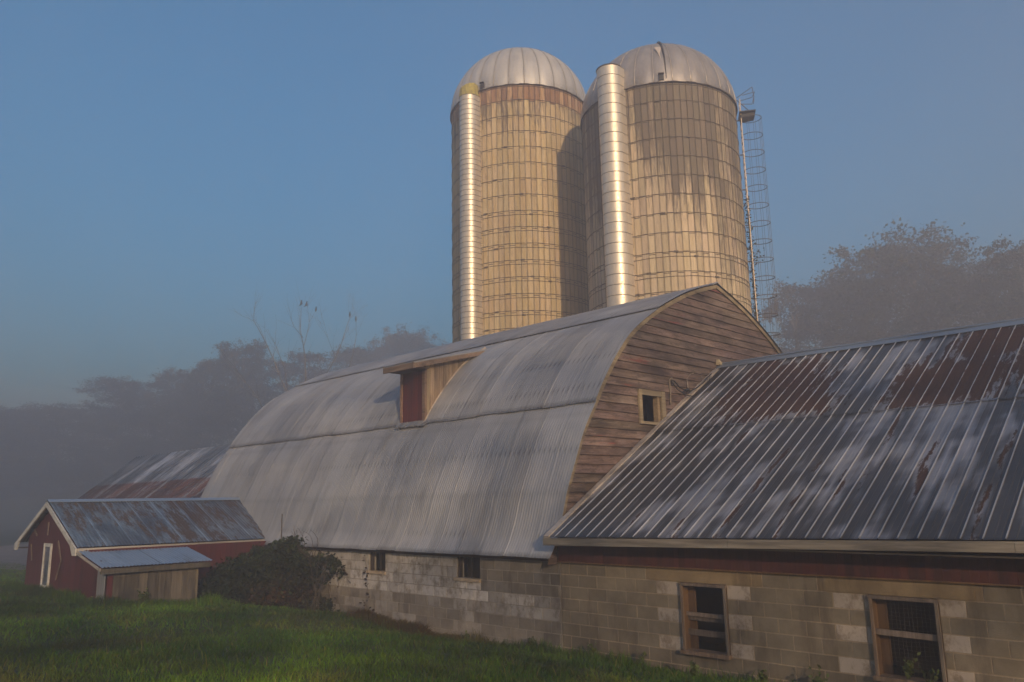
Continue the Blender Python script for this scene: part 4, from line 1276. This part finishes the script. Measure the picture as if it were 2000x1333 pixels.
g.tube([top-tr_*.1, top+tr_*.55+Zv*.42+va*.0, top+tr_*.60-Zv*.02, top+tr_*.5-Zv*.35, top-tr_*.05-Zv*.28], .016, 5)
g.tube([top-tr_*.1-Zv*.1, top+tr_*.45-Zv*.75], .018, 5)
g.tube([top+tr_*.05+va*.3, top+tr_*.55+va*.3+Zv*.1, top+tr_*.62-va*.2+Zv*.08, top+tr_*.1-va*.3-Zv*.06], .014, 5)
g.tube([top+tr_*.55+Zv*.42, top+tr_*.60-Zv*.02, top+tr_*.56-Zv*.35], .014, 5)
g.build('handrail', M['wire'], plat)
# a vine that climbs the ladder
def leaf_cloud(g, pts, size, tintf, seed=0, flat=0.0, alpha=0.0):
    rr = np.random.default_rng(seed)
    pts = np.asarray(pts); n = len(pts)
    d = rr.normal(size=(n, 3)); d /= np.linalg.norm(d, axis=1)[:, None]
    d[:, 2] = np.abs(d[:, 2])*(1+flat)+.1; d /= np.linalg.norm(d, axis=1)[:, None]
    a = np.cross(d, rr.normal(size=(n, 3))); a /= np.linalg.norm(a, axis=1)[:, None]
    b = np.cross(d, a)
    sz = size*(.6+.8*rr.random(n))[:, None]
    q = np.stack([pts-a*sz*.5, pts+b*sz*.32, pts+a*sz*.5, pts-b*sz*.32], 1).reshape(-1, 3)
    idx = np.arange(n*4).reshape(n, 4)
    g.v.append(q); g.f.extend(map(tuple, (idx+g.n).tolist()))
    tt = tintf(pts, rr); g.t.append(np.repeat(tt, 4, 0)); g.uv.append(np.zeros((n*4, 2))); g.n += n*4
def basic_tint(lo=.7, hi=1.3, al=0.0):
    def f(p, rr):
        k = rr.uniform(lo, hi, len(p)); return np.stack([k, k, k*rr.uniform(.85, 1.1, len(p)), np.clip(al+rr.uniform(-.1, .15, len(p)), 0, 1)*(al > 0)], 1)
    return f
g = MB(); zz = rng.uniform(7.0, 14.4, 700)
pts = np.array([lb]*700)+np.outer(rng.normal(0, .07, 700)-.02, np.array(tr_))+np.outer(rng.normal(0, .16, 700), np.array(va)); pts[:, 2] = zz
pts[:60, :2] += np.outer(np.abs(rng.normal(.0, .22, 60)), np.array(tr_)[:2]); pts[:60, 2] = rng.normal(11.9, .25, 60)
leaf_cloud(g, pts, .10, basic_tint(), 3)
g.tube([lb+Vector((.02*math.sin(k), .05*math.cos(k*1.3), k*.6)) for k in range(1, 24)], .015, 5)
tag(g.build('ladder_vine', M['vineleaf']), 'thin vine climbing the ladder of the right silo', 'vine')

# ------------------------------------------------------------------ trees
def crown_points(blobs, n, rr, clump=60, cr=.42):
    w_ = np.array([b[3]**2 for b in blobs]); w_ = w_/w_.sum()
    nc = n//clump; out = []
    which = rr.choice(len(blobs), nc, p=w_)
    for i in which:
        bx, by, bz, br, bq = blobs[i]
        d = rr.normal(size=3); d /= np.linalg.norm(d)
        if d[2] < -.5: d[2] *= -.4
        rad = br*(rr.uniform(.5, 1.06))
        c = np.array((bx, by, bz))+d*rad*np.array((1, 1, bq))
        out.append(c+rr.normal(size=(clump, 3))*cr*rr.uniform(.5, 1.2)*np.array((1, 1, .6)))
    return np.concatenate(out)
def limb(g, a, b, r0, r1, bend, rr, n=6):
    a = np.array(a, float); b = np.array(b, float); L = np.linalg.norm(b-a); off = rr.normal(size=3)*bend*L
    pts = [tuple(a+(b-a)*t+off*math.sin(math.pi*t)) for t in np.linspace(0, 1, n)]
    g.tube([Vector(p) for p in pts], [r0+(r1-r0)*t for t in np.linspace(0, 1, n)], 6)
    return pts[-1]
def make_tree(seed, h=20., w_=7., n=70000, leaf=.20, nblob=16, low=.06):
    rr = np.random.default_rng(seed)
    blobs = []
    for i in range(nblob):
        t = (i+.5)/nblob; z = h*(low+(1-low-.07)*t)
        rad = w_*math.sin(math.pi*min(1, .30+.66*t))**.7
        a = i*2.4+rr.uniform(-.5, .5); q = rad*rr.uniform(.35, .78)
        blobs.append((q*math.cos(a), q*math.sin(a), z-1.0, w_*rr.uniform(.33, .50), rr.uniform(.65, .9)))
    blobs.append((0, 0, h*.86, w_*.36, .75)); blobs.append((0, 0, h*.55, w_*.6, .9)); blobs.append((0, 0, h*.22, w_*.75, .7)); blobs.append((w_*.4, 0, h*.12, w_*.5, .6)); blobs.append((-w_*.4, 0, h*.12, w_*.5, .6))
    pts = crown_points(blobs, n, rr)
    g = MB()
    def tf(p, r_):
        k = r_.uniform(.65, 1.35, len(p)); cl = 1+.25*fbm(p[:, 0]*.6+p[:, 2]*.5, p[:, 1]*.6, seed)
        return np.stack([k*cl, k*cl, k*cl*.9, np.clip(.25*fbm(p[:, 0]*.3, p[:, 2]*.3, seed+4), 0, .4)], 1)
    leaf_cloud(g, pts, leaf, tf, seed)
    t_ = MB()
    limb(t_, (0, 0, -1), (rr.normal()*.4, rr.normal()*.4, h*.7), h*.019, h*.006, .02, rr, 9)
    for b in blobs[::1]:
        limb(t_, (0, 0, max(h*.12, b[2]-h*.16)), (b[0], b[1], b[2]), h*.006, h*.0018, .06, rr)
    return g, t_
protos = []
def tree(i, name, loc, rot, sc_, label, group=None, **kw):
    if len(protos) <= i: raise IndexError
    crown, trunk = protos[i]
    t = thing(name, loc, label, 'tree', group)
    t.rotation_euler = (0, 0, rot); t.scale = (sc_[0], sc_[0], sc_[1])
    for (nm, me) in (('crown', crown), ('trunk', trunk)):
        o = bpy.data.objects.new(nm, me); COL.objects.link(o); o.parent = t
    return t
for sd_, kw in ((21, dict()), (33, dict(w_=6.2, nblob=12)), (47, dict(w_=8.2, nblob=24, n=95000)), (58, dict(w_=3.6, nblob=14, n=26000, low=.03))):
    g, t_ = make_tree(sd_, **kw)
    a = g.build('crown', M['treeleaf']); b = t_.build('trunk', M['bark'], smooth=True)
    protos.append((a.data, b.data)); bpy.data.objects.remove(a); bpy.data.objects.remove(b)
def dirp(px, D):      # ground point seen in photo column px at distance D
    az = H-math.atan((px-1000)/1560.0)
    return (-math.sin(az)*D, math.cos(az)*D)
def at(px, py, D):
    """point in direction of a photo pixel at horizontal distance D"""
    v = r2*((px-1000)/1560)+u2*(-(py-666.5)/1560)+fw
    k = D/math.hypot(v.x, v.y)
    return (v.x*k, v.y*k, 2.4+v.z*k)
tops = []
for (cm, tm) in protos:
    zz_ = np.empty(len(cm.vertices)*3, dtype=np.float32); cm.vertices.foreach_get('co', zz_); tops.append(float(np.percentile(zz_[2::3], 99.7)))
def T(i, px, D, py, wd, label, rot=0.0):
    D *= .84
    x, y, top = at(px, py, D); z = float(gz(x, y))-.2
    tree(i, 'leafy_tree', (x, y, z), rot, (wd*(1.12 if px < 1000 else 1.04), (top-z)/tops[i]), label, 'misty trees behind the farm')
T(2, 1765, 112, 476, 1.75, 'big round-crowned leafy tree in the mist at right above the rusty roof', 1.0)
T(1, 1668, 116, 545, 1.05, 'lower shoulder tree left of the big round-crowned one at right', 2.0)
T(0, 1990, 106, 482, 1.25, 'leafy tree cut by the right edge of the picture', .4)
T(1, 1890, 130, 530, 1.3, 'dim tree in the dip between the two right-hand crowns', 3.0)
T(3, 1545, 116, 556, 1.5, 'low hazy tree just right of the caged silo ladder', .3)
T(3, 1606, 120, 562, 1.6, 'low hazy tree midway between ladder and big right tree', 1.3)
T(2, 2110, 116, 470, 1.5, 'tall tree beyond the right edge, only its side showing', 2.3)
T(0, 490, 150, 676, 1.35, 'round misty tree behind the bare branches, left of the dead tree fork', .9)
T(3, 598, 155, 690, 1.9, 'slim misty tree directly behind the dead tree with two birds', .2)
T(1, 685, 160, 680, 1.25, 'misty tree behind the right part of the dead branches', 1.2)
T(2, 790, 170, 652, 1.30, 'broad pale dome-shaped tree just left of the yellowish silo', 2.6)
T(0, 880, 180, 680, 1.2, 'faint tree at the foot of the yellowish silo', 2.0)
T(3, 740, 172, 690, 1.7, 'faint narrow tree between the dome-shaped tree and the dead twigs', 2.2)
T(1, 415, 158, 705, 1.15, 'misty tree at the left shoulder of the round one', .1)
T(0, 345, 172, 728, 1.3, 'very faint round tree third from the left in the fog', 1.9)
T(1, 245, 182, 742, 1.5, 'very faint tree second from the left in the fog', 2.9)
T(2, 130, 190, 795, 1.6, 'nearly hidden low tree in the fog above the red shed', .6)
T(0, 20, 195, 800, 1.6, 'nearly hidden tree at the left edge in the fog', 1.6)
T(2, -100, 190, 795, 1.6, 'fog-hidden tree beyond the left edge', 1.1)

# bare dead tree, built from real branching limbs
def bare_tree(base, main, label, seed):
    rr = np.random.default_rng(seed)
    s = thing('bare_tree', base, label, 'tree')
    g = MB()
    B = Vector(base)
    def grow(a, d, L, r, depth):
        a = np.array(a); d = np.array(d); d = d/np.linalg.norm(d)
        n = 5; pts = [a]; p = a.copy(); dd = d.copy()
        for i in range(n):
            dd = dd+rr.normal(size=3)*.10; dd[2] += .03; dd /= np.linalg.norm(dd); p = p+dd*L/n; pts.append(p.copy())
        g.tube([Vector(q) for q in pts], [r*(1-.6*i/n) for i in range(n+1)], 5)
        if depth > 0:
            for q in range(rr.integers(3, 5)):
                i = rr.integers(2, n+1)
                nd = dd+rr.normal(size=3)*.55; nd[2] = abs(nd[2])*.6+.25
                grow(pts[i], nd, L*rr.uniform(.45, .7), r*.42, depth-1)
    for (path, r0, r1, dep) in main:
        pts = [Vector(q) for q in path]
        r0, r1 = r0*.55, r1*.6
        g.tube(pts, list(np.linspace(r0, r1, len(pts))), 6)
        for i in range(1, len(pts)):
            if dep > 0:
                for q in range(2 if i < len(pts)-1 else 3):
                    d = (pts[i]-pts[i-1]).normalized()
                    nd = np.array(d)+rr.normal(size=3)*.42; nd[2] = abs(nd[2])*.7+.2
                    grow(tuple(pts[i]), nd, rr.uniform(1.4, 3.0), r1*.5+.008, dep-1)
    o = g.build('limb', M['bark'], s, smooth=True)
    return s
DS = 1.5
def at2(px, py, D): return at(px, py, D*DS)
bx, by = dirp(575, 78)
bare_tree((bx, by, 0), [
    ([at2(580, 900, 50), at2(563, 770, 50), at2(545, 732, 50.3), at2(533, 700, 50.6), at2(520, 672, 50.6), at2(506, 645, 51), at2(496, 628, 51)], .16, .035, 2),
    ([at2(563, 770, 50), at2(556, 720, 50.4), at2(546, 695, 51), at2(538, 672, 51)], .08, .025, 1),
    ([at2(590, 900, 52), at2(598, 770, 52), at2(596, 700, 52), at2(592, 672, 52), at2(586, 645, 52), at2(588, 612, 52), at2(588, 598, 52)], .15, .012, 1),
    ([at2(594, 675, 52), at2(600, 650, 52.3), at2(604, 630, 52.4), at2(600, 600, 52.4)], .06, .012, 1),
    ([at2(592, 660, 52), at2(575, 640, 51.5), at2(569, 625, 51.3)], .05, .015, 1),
], 'leafless dead tree with pale forked limbs rising from the fog, carrying birds', 5)
bare_tree(dirp(640, 84)+(0,), [
    ([at2(600, 920, 54), at2(632, 740, 54), at2(655, 700, 54), at2(668, 668, 54), at2(680, 630, 54), at2(683, 621, 54)], .14, .015, 2),
    ([at2(668, 900, 55), at2(678, 730, 55), at2(690, 690, 55), at2(696, 655, 55), at2(695, 630, 55)], .12, .012, 2),
    ([at2(655, 700, 54), at2(640, 660, 54), at2(634, 635, 54)], .05, .012, 2)],
    'second leafless tree with thin upright twigs, right of the forked dead one', 8)
bare_tree(dirp(485, 72)+(0,), [([at2(560, 900, 47), at2(505, 780, 47), at2(482, 750, 47), at2(466, 728, 47)], .09, .03, 1)],
    'single pale leaning dead trunk low in the fog left of the forked tree', 9)
# birds
def bird(px, py, D, rot, label):
    g = MB(); n = 8
    rings = [(-.17, .008, .02), (-.09, .022, .0), (-.03, .05, .0), (.03, .058, .005), (.08, .045, .03), (.115, .034, .065), (.145, .036, .085), (.175, .018, .088), (.205, .004, .085)]
    vs = []
    for (x, r_, z) in rings:
        for k in range(n): vs.append((x, r_*math.cos(2*math.pi*k/n), z+r_*math.sin(2*math.pi*k/n)*1.05))
    fs = [(i*n+k, i*n+(k+1) % n, (i+1)*n+(k+1) % n, (i+1)*n+k) for i in range(len(rings)-1) for k in range(n)]
    g.add(vs, fs+[tuple(range(n))[::-1], tuple((len(rings)-1)*n+k for k in range(n))])
    for s_ in (-1, 1): g.tube([(.01, s_*.02, -.03), (.015, s_*.02, -.09)], .005, 4)
    o = g.build('bird', M['bird'], smooth=True)
    p = at2(px, py, D); o.location = p; o.rotation_euler = (0, R(-50), rot); o.scale = (1.9,)*3
    tag(o, label, 'bird', 'birds perched on the dead branches')
bird(588, 594, 52, .5, 'small dark bird on the topmost dead twig, leftmost of the five')
bird(598, 596, 52.4, 1.2, 'small dark bird second from left, beside the leftmost one')
bird(617, 606, 52.2, 2.4, 'small dark bird in the middle of the five, slightly lower')
bird(683, 616, 54, 2.2, 'small dark bird on the right dead tree, fourth from left')
bird(695, 625, 55, 2.6, 'small dark bird lowest and rightmost of the five')

# ------------------------------------------------------------------ vine bush between shed and barn
rr = np.random.default_rng(77)
blobs = []
for (x, y, z, r_) in ((-19.55, 8.95, .35, .42), (-19.6, 9.4, .6, .5), (-19.4, 9.8, .8, .55), (-19.2, 9.3, .25, .6), (-18.9, 9.9, .85, .55), (-18.7, 9.5, .35, .6), (-18.3, 10.1, 1.0, .55), (-18.1, 9.8, .4, .6), (-18.5, 10.4, 1.35, .38),
                      (-17.7, 10.2, 1.1, .5), (-17.5, 10.0, .4, .55), (-17.2, 10.45, 1.35, .38), (-17.0, 10.35, .7, .42), (-16.8, 10.5, 1.1, .30), (-17.9, 10.35, 1.55, .26), (-17.25, 10.25, 1.68, .2), (-18.6, 10.3, 1.62, .2), (-19.3, 10.4, 1.1, .45),
                      (-16.75, 10.55, .2, .30), (-18.9, 8.95, .1, .4), (-16.85, 10.3, 1.95, .13), (-17.1, 10.3, 1.9, .16), (-17.7, 10.3, 1.8, .14), (-16.5, 10.65, .9, .24), (-16.45, 10.7, 1.4, .16), (-16.1, 10.8, 1.35, .12), (-15.95, 10.8, 1.15, .08), (-16.3, 10.7, .1, .2)):
    blobs.append((x-.62, y-.12, z*.80, r_*(.95 if z > .9 else 1), .8))
pts = crown_points(blobs, 34000, rr, 16, .10)
pts = pts[(pts[:, 1] < 10.9) & (pts[:, 2] > gz(pts[:, 0], pts[:, 1])-.05)]
g = MB()
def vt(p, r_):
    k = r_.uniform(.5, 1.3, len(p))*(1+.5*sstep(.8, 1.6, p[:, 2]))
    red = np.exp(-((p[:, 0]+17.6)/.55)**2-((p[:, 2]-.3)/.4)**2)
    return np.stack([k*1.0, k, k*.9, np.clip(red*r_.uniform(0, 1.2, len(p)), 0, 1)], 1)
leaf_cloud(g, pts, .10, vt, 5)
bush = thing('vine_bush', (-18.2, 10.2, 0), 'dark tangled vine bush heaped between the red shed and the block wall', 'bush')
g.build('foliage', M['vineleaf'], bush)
g = MB()
for i in range(46):
    x = rr.uniform(-19.2, -16.6); a = (x, 10.3+rr.uniform(-.2, .3), -.1); b = (x+rr.normal()*.3, 10.35+rr.uniform(-.3, .3), rr.uniform(.8, 1.4))
    limb(g, a, b, .012, .004, .12, rr, 7)
for i in range(12):   # upward shoots
    x = rr.uniform(-17.9, -16.9); limb(g, (x, 10.4, 1.2), (x+rr.normal()*.15, 10.2, rr.uniform(1.65, 1.95)), .007, .003, .1, rr)
g.t = [q*np.array((.35, .33, .3, 1)) for q in g.t]; g.build('stem', M['bark'], bush)
# hanging dry vines on the block wall
def wall_vine(x, z0, z1, lab, nleaf, spread, seed):
    rr = np.random.default_rng(seed); g = MB()
    path = []
    for k in range(9):
        t = k/8; path.append(Vector((x+spread*t+.03*math.sin(k*1.9+seed), 10.86-.02*math.sin(k), z0+(z1-z0)*t)))
    g.tube(path, [.009-.005*k/8 for k in range(9)], 5)
    o = MB(); pts = []
    for q in range(nleaf):
        p = path[rr.integers(2, 9)]; pts.append((p.x+rr.normal()*.06, p.y-.02-abs(rr.normal())*.02, p.z+rr.normal()*.06))
    s = tag(g.build('wall_vine', M['bark']), lab, 'vine', 'dry vines on the block wall')
    if nleaf:
        leaf_cloud(o, np.array(pts), .075, lambda p, r_: np.stack([r_.uniform(.5, 1.0, len(p))]*3+[np.full(len(p), .6)], 1), seed)
        o.build('leaf', M['vineleaf'], s)
wall_vine(-15.55, -.1, 1.2, 'upright dry vine with dead leaves under the left eave window', 26, -.05, 2)
wall_vine(-15.25, -.1, .55, 'short bare vine stalk just right of the leafy upright vine', 4, -.08, 3)
wall_vine(-16.95, -.05, 1.3, 'thin vine arching down the wall at the bush edge', 14, -.45, 4)
wall_vine(-16.6, -.1, 1.25, 'long thin vine stem farthest right from the bush', 8, -.35, 6)
wall_vine(-16.25, .62, 1.0, 'small dead vine tuft stuck high on the whitewashed blocks', 12, -.3, 7)

# ------------------------------------------------------------------ grass
def blades(n, xy, hgt, wd, seed, tintf, lean=.5):
    rr = np.random.default_rng(seed); n = len(xy)
    z = gz(xy[:, 0], xy[:, 1]); p = np.column_stack([xy, z-.01])
    a = rr.uniform(0, 2*np.pi, n); h = hgt*rr.uniform(.5, 1.5, n)*(.75+.9*np.clip(fbm(xy[:, 0]*2.2, xy[:, 1]*2.2, 52)+.15, 0, 1))
    wv = np.column_stack([np.cos(a), np.sin(a), 0*a])*(wd*rr.uniform(.6, 1.4, n))[:, None]
    b = rr.uniform(0, 2*np.pi, n); ln = np.column_stack([np.cos(b), np.sin(b), 0*b])*(h*lean*rr.uniform(.2, 1.2, n))[:, None]
    up1 = np.column_stack([0*a, 0*a, h*.55]); up2 = np.column_stack([0*a, 0*a, h*.92])
    v = np.stack([p-wv, p+wv, p+ln*.35+up1+wv*.7, p+ln*.35+up1-wv*.7, p+ln+up2], 1).reshape(-1, 3)
    i = np.arange(n)*5
    q = np.stack([i, i+1, i+2, i+3], 1).tolist(); t3 = np.stack([i+3, i+2, i+4], 1).tolist()
    t = tintf(xy, rr)
    return v, q, t3, np.repeat(t, 5, 0)
def gt(xy, rr):
    k = rr.uniform(.55, 1.35, len(xy)); big = fbm(xy[:, 0]*.45, xy[:, 1]*.45, 31); k = k*(1+.9*big)*(1+.5*fbm(xy[:, 0]*1.8, xy[:, 1]*1.8, 71))
    dry = np.clip(.9*fbm(xy[:, 0]*.9+5, xy[:, 1]*.9, 44)-.12, 0, .8)+(rr.random(len(xy)) < .05)*.7
    d = np.hypot(xy[:, 0], xy[:, 1]); dry = dry+.75*sstep(-7.0, -9.5, xy[:, 0])*sstep(3.8, 2.2, xy[:, 1])*sstep(-14, -11, xy[:, 0])
    wallside = sstep(10.1, 10.8, xy[:, 1])*sstep(-10.5, -12.0, xy[:, 0])*sstep(-16.4, -15.6, xy[:, 0])
    return np.stack([k, k, k*rr.uniform(.8, 1.1, len(xy)), np.clip(dry+wallside*.9, 0, 1)], 1)
N = 330000
dd_ = np.exp(rng.uniform(math.log(4.0), math.log(46), N)); az = H+R(rng.uniform(-36, 37, N) if False else 0)
an_ = rng.uniform(R(44.9-35), R(44.9+37), N)
xy = np.column_stack([-np.sin(an_)*dd_, np.cos(an_)*dd_])
ok = (xy[:, 1] < 10.9)
ok &= ~((xy[:, 0] > -24.6) & (xy[:, 0] < AX-.02) & (xy[:, 1] > GYW) & (xy[:, 1] < 8.3)) & ~((xy[:, 0] > -24.6) & (xy[:, 0] < -20.0) & (xy[:, 1] > GYW))
xy = xy[ok]
dist = np.hypot(xy[:, 0], xy[:, 1])
g = MB()
v, q, t3, tt_ = blades(0, xy, .085, .004, 1, gt)
sc_d = np.repeat(np.clip(dist/9.0, 1, 3.2), 5)        # farther blades stand for more of them
v3 = v.reshape(-1, 5, 3); base_ = v3[:, :1].copy()
v3[:, :, :2] = base_[:, :, :2]+(v3[:, :, :2]-base_[:, :, :2])*np.clip(dist/7.0, 1, 4)[:, None, None]
g.v.append(v3.reshape(-1, 3)); g.f.extend(map(tuple, q)); g.f.extend(map(tuple, t3)); g.t.append(tt_); g.uv.append(np.zeros((len(tt_), 2))); g.n += len(tt_)
gr = g.build('grass', M['grass']); gr['kind'] = 'stuff'; gr['label'] = 'green lawn grass sloping down to the block wall'; gr['category'] = 'grass'
sxy = xy[rng.integers(0, len(xy), 5200)]+rng.normal(0, .06, (5200, 2)); sxy = sxy[(sxy[:, 1] < 10.8) & (np.hypot(sxy[:, 0], sxy[:, 1]) < 22)]
sxy = sxy[fbm(sxy[:, 0]*.8, sxy[:, 1]*.8, 91) > .02]
ok2 = ~((sxy[:, 0] > -24.8) & (sxy[:, 0] < AX+.1) & (sxy[:, 1] > GYW-.1))
g = MB(); v, q, t3, tt_ = blades(0, sxy[ok2], .19, .004, 22, lambda p, r_: np.stack([r_.uniform(.7, 1.5, len(p))]*3+[r_.choice((.0, .2, .9), len(p))], 1), .7)
g.v.append(v); g.f.extend(map(tuple, q)); g.f.extend(map(tuple, t3)); g.t.append(tt_); g.uv.append(np.zeros((len(tt_), 2))); g.n += len(tt_)
gr = g.build('grass_stalks', M['grass']); gr['kind'] = 'stuff'; gr['label'] = 'longer stalks scattered through the lawn'; gr['category'] = 'grass'
# taller fringe along the walls
nf = 15000
fx = rng.uniform(-16.4, 0, nf); fy = 10.86-np.abs(rng.normal(0, .20, nf)); 
dens = fbm(fx*1.2, fx*0, 6); keep = rng.random(nf) < np.clip(.35+dens*1.1, .05, 1)
xy2 = np.column_stack([fx, fy])[keep]
xs2 = rng.uniform(-24.9, -18.6, 5200); ys2 = GYW-.03-np.abs(rng.normal(0, .16, 5200)); xy3 = np.column_stack([xs2, ys2])
ys4 = rng.uniform(6.3, 9.3, 2600); xs4 = AX+.03+np.abs(rng.normal(0, .14, 2600)); xy4 = np.column_stack([xs4, ys4])
xyf = np.concatenate([xy2, xy3, xy4])
g = MB(); v, q, t3, tt_ = blades(0, xyf, .17, .006, 2, gt, .45)
g.v.append(v); g.f.extend(map(tuple, q)); g.f.extend(map(tuple, t3)); g.t.append(tt_); g.uv.append(np.zeros((len(tt_), 2))); g.n += len(tt_)
gr = g.build('tall_grass', M['grass']); gr['kind'] = 'stuff'; gr['label'] = 'uncut grass fringe along the foot of the walls'; gr['category'] = 'grass'
# dead grass heap at the wall foot
nd = 9000
dx_ = rng.uniform(-15.8, -12.2, nd); dy_ = 10.84-np.abs(rng.normal(0, .16, nd))
g = MB(); v, q, t3, tt_ = blades(0, np.column_stack([dx_, dy_]), .16, .005, 6, lambda p, r_: np.stack([r_.uniform(.35, .8, len(p)), r_.uniform(.25, .6, len(p)), r_.uniform(.2, .5, len(p)), np.full(len(p), .95)], 1), 1.3)
g.v.append(v); g.f.extend(map(tuple, q)); g.f.extend(map(tuple, t3)); g.t.append(tt_); g.uv.append(np.zeros((len(tt_), 2))); g.n += len(tt_)
gr = g.build('dead_grass', M['grass']); gr['kind'] = 'stuff'; gr['label'] = 'brown dead grass heaped at the foot of the barn wall'; gr['category'] = 'dead grass'

# weeds: individual clumps
def weed(x, y, z, h, n, label, seed, lf=10, flowers=0, cat='weed'):
    rr = np.random.default_rng(seed); g = MB(); pts = []; fl = []
    for i in range(n):
        a = rr.uniform(0, 6.28); hh_ = h*rr.uniform(.55, 1.1); L = hh_*rr.uniform(.1, .45)
        p = [Vector((x+.03*math.cos(a), y+.03*math.sin(a), z-.02)), Vector((x+L*.4*math.cos(a), y+L*.4*math.sin(a), z+hh_*.55)), Vector((x+L*math.cos(a), y+L*math.sin(a), z+hh_))]
        g.tube(p, [.004, .003, .0015], 4, (.9, 1, .8, .2))
        for q in range(lf):
            t = rr.uniform(.3, 1); b = p[1].lerp(p[2], (t-.5)*2) if t > .5 else p[0].lerp(p[1], t*2)
            pts.append(tuple(b+Vector(tuple(rr.normal(size=3)*.018))))
        fl.append(p[2])
    leaf_cloud(g, np.array(pts), .055, basic_tint(.7, 1.4), seed)
    o = tag(g.build('weed_clump', M['weedleaf']), label, cat, 'weeds at the walls')
    if flowers:
        f = MB()
        for p in fl[:flowers]:
            for k in range(6):
                a = k*1.047; c_ = Vector((math.cos(a), math.sin(a), .1)); s_ = Vector((-math.sin(a), math.cos(a), 0))
                f.add([tuple(p), tuple(p+c_*.02+s_*.010), tuple(p+c_*.034), tuple(p+c_*.02-s_*.010)], [(0, 1, 2, 3)])
        f.build('flower', M['petal'], o)
weed(-8.93, 10.72, float(gz(-8.93, 10.72)), .26, 9, 'spiky weed clump at the wall just right of the barn corner', 1, 7)
weed(-7.95, 10.72, float(gz(-7.95, 10.7)), .24, 8, 'wispy weed with brown tips left of the first open window', 2, 5)
weed(-5.9, 10.70, float(gz(-5.9, 10.7)), .22, 10, 'leafy weed clump just right of the first open window', 3, 10)
weed(-5.1, 10.70, float(gz(-5.1, 10.7)), .34, 12, 'tall seeding weed midway between the two open windows', 4, 6)
weed(-4.05, 10.92, .12, .30, 8, 'pale green weed growing up inside the second open window', 5, 12)
weed(-3.75, 10.80, .02, .34, 6, 'thin dry weed before the sill of the second open window', 6, 5)
weed(AX+.16, 7.1, float(gz(AX+.16, 7.1)), .34, 12, 'bushy yellow-flowered weed before the board lean-to', 7, 16, 3)
weed(AX-.2, GYW-.2, float(gz(AX-.2, GYW-.2)), .16, 7, 'small yellow-flowered weed by the grey lean-to door', 8, 9, 2)
weed(-6.9, 10.55, float(gz(-6.9, 10.55)), .20, 12, 'low leafy weed under the sill of the first open window', 11, 12)
weed(-2.9, 10.5, float(gz(-2.9, 10.5)), .36, 14, 'tall weed at the bottom right beyond the second open window', 12, 12)
weed(-12.0, 10.68, float(gz(-12.0, 10.68)), .16, 9, 'small green weed at the end of the dead grass heap', 13, 9)
weed(-10.4, 10.74, float(gz(-10.4, 10.74)), .20, 9, 'low green weed clump just left of the barn corner', 9, 10)

# ------------------------------------------------------------------ mist
hz = bpy.data.meshes.new('haze')
bx0, bx1, by0, by1, bz0, bz1 = -300, 48, -110, 280, -3.2, 36.5
vv = [(x, y, z) for x in (bx0, bx1) for y in (by0, by1) for z in (bz0, bz1)]
hz.from_pydata(vv, [], [(0, 1, 3, 2), (4, 6, 7, 5), (0, 4, 5, 1), (2, 3, 7, 6), (0, 2, 6, 4), (1, 5, 7, 3)])
hm = bpy.data.materials.new('haze'); hm.use_nodes = True; hn = hm.node_tree
for n in list(hn.nodes):
    if n.type != 'OUTPUT_MATERIAL': hn.nodes.remove(n)
pv = hn.nodes.new('ShaderNodeVolumePrincipled')
pv.inputs['Color'].default_value = (.84, .785, .81, 1)
pv.inputs['Density'].default_value = .0118
pv.inputs['Anisotropy'].default_value = .33
hn.links.new(pv.outputs[0], hn.nodes['Material Output'].inputs['Volume'])
hm.cycles.homogeneous_volume = True
hz.materials.append(hm)
ho = bpy.data.objects.new('haze', hz); COL.objects.link(ho); ho['kind'] = 'stuff'; ho['label'] = 'grey morning mist'; ho['category'] = 'mist'
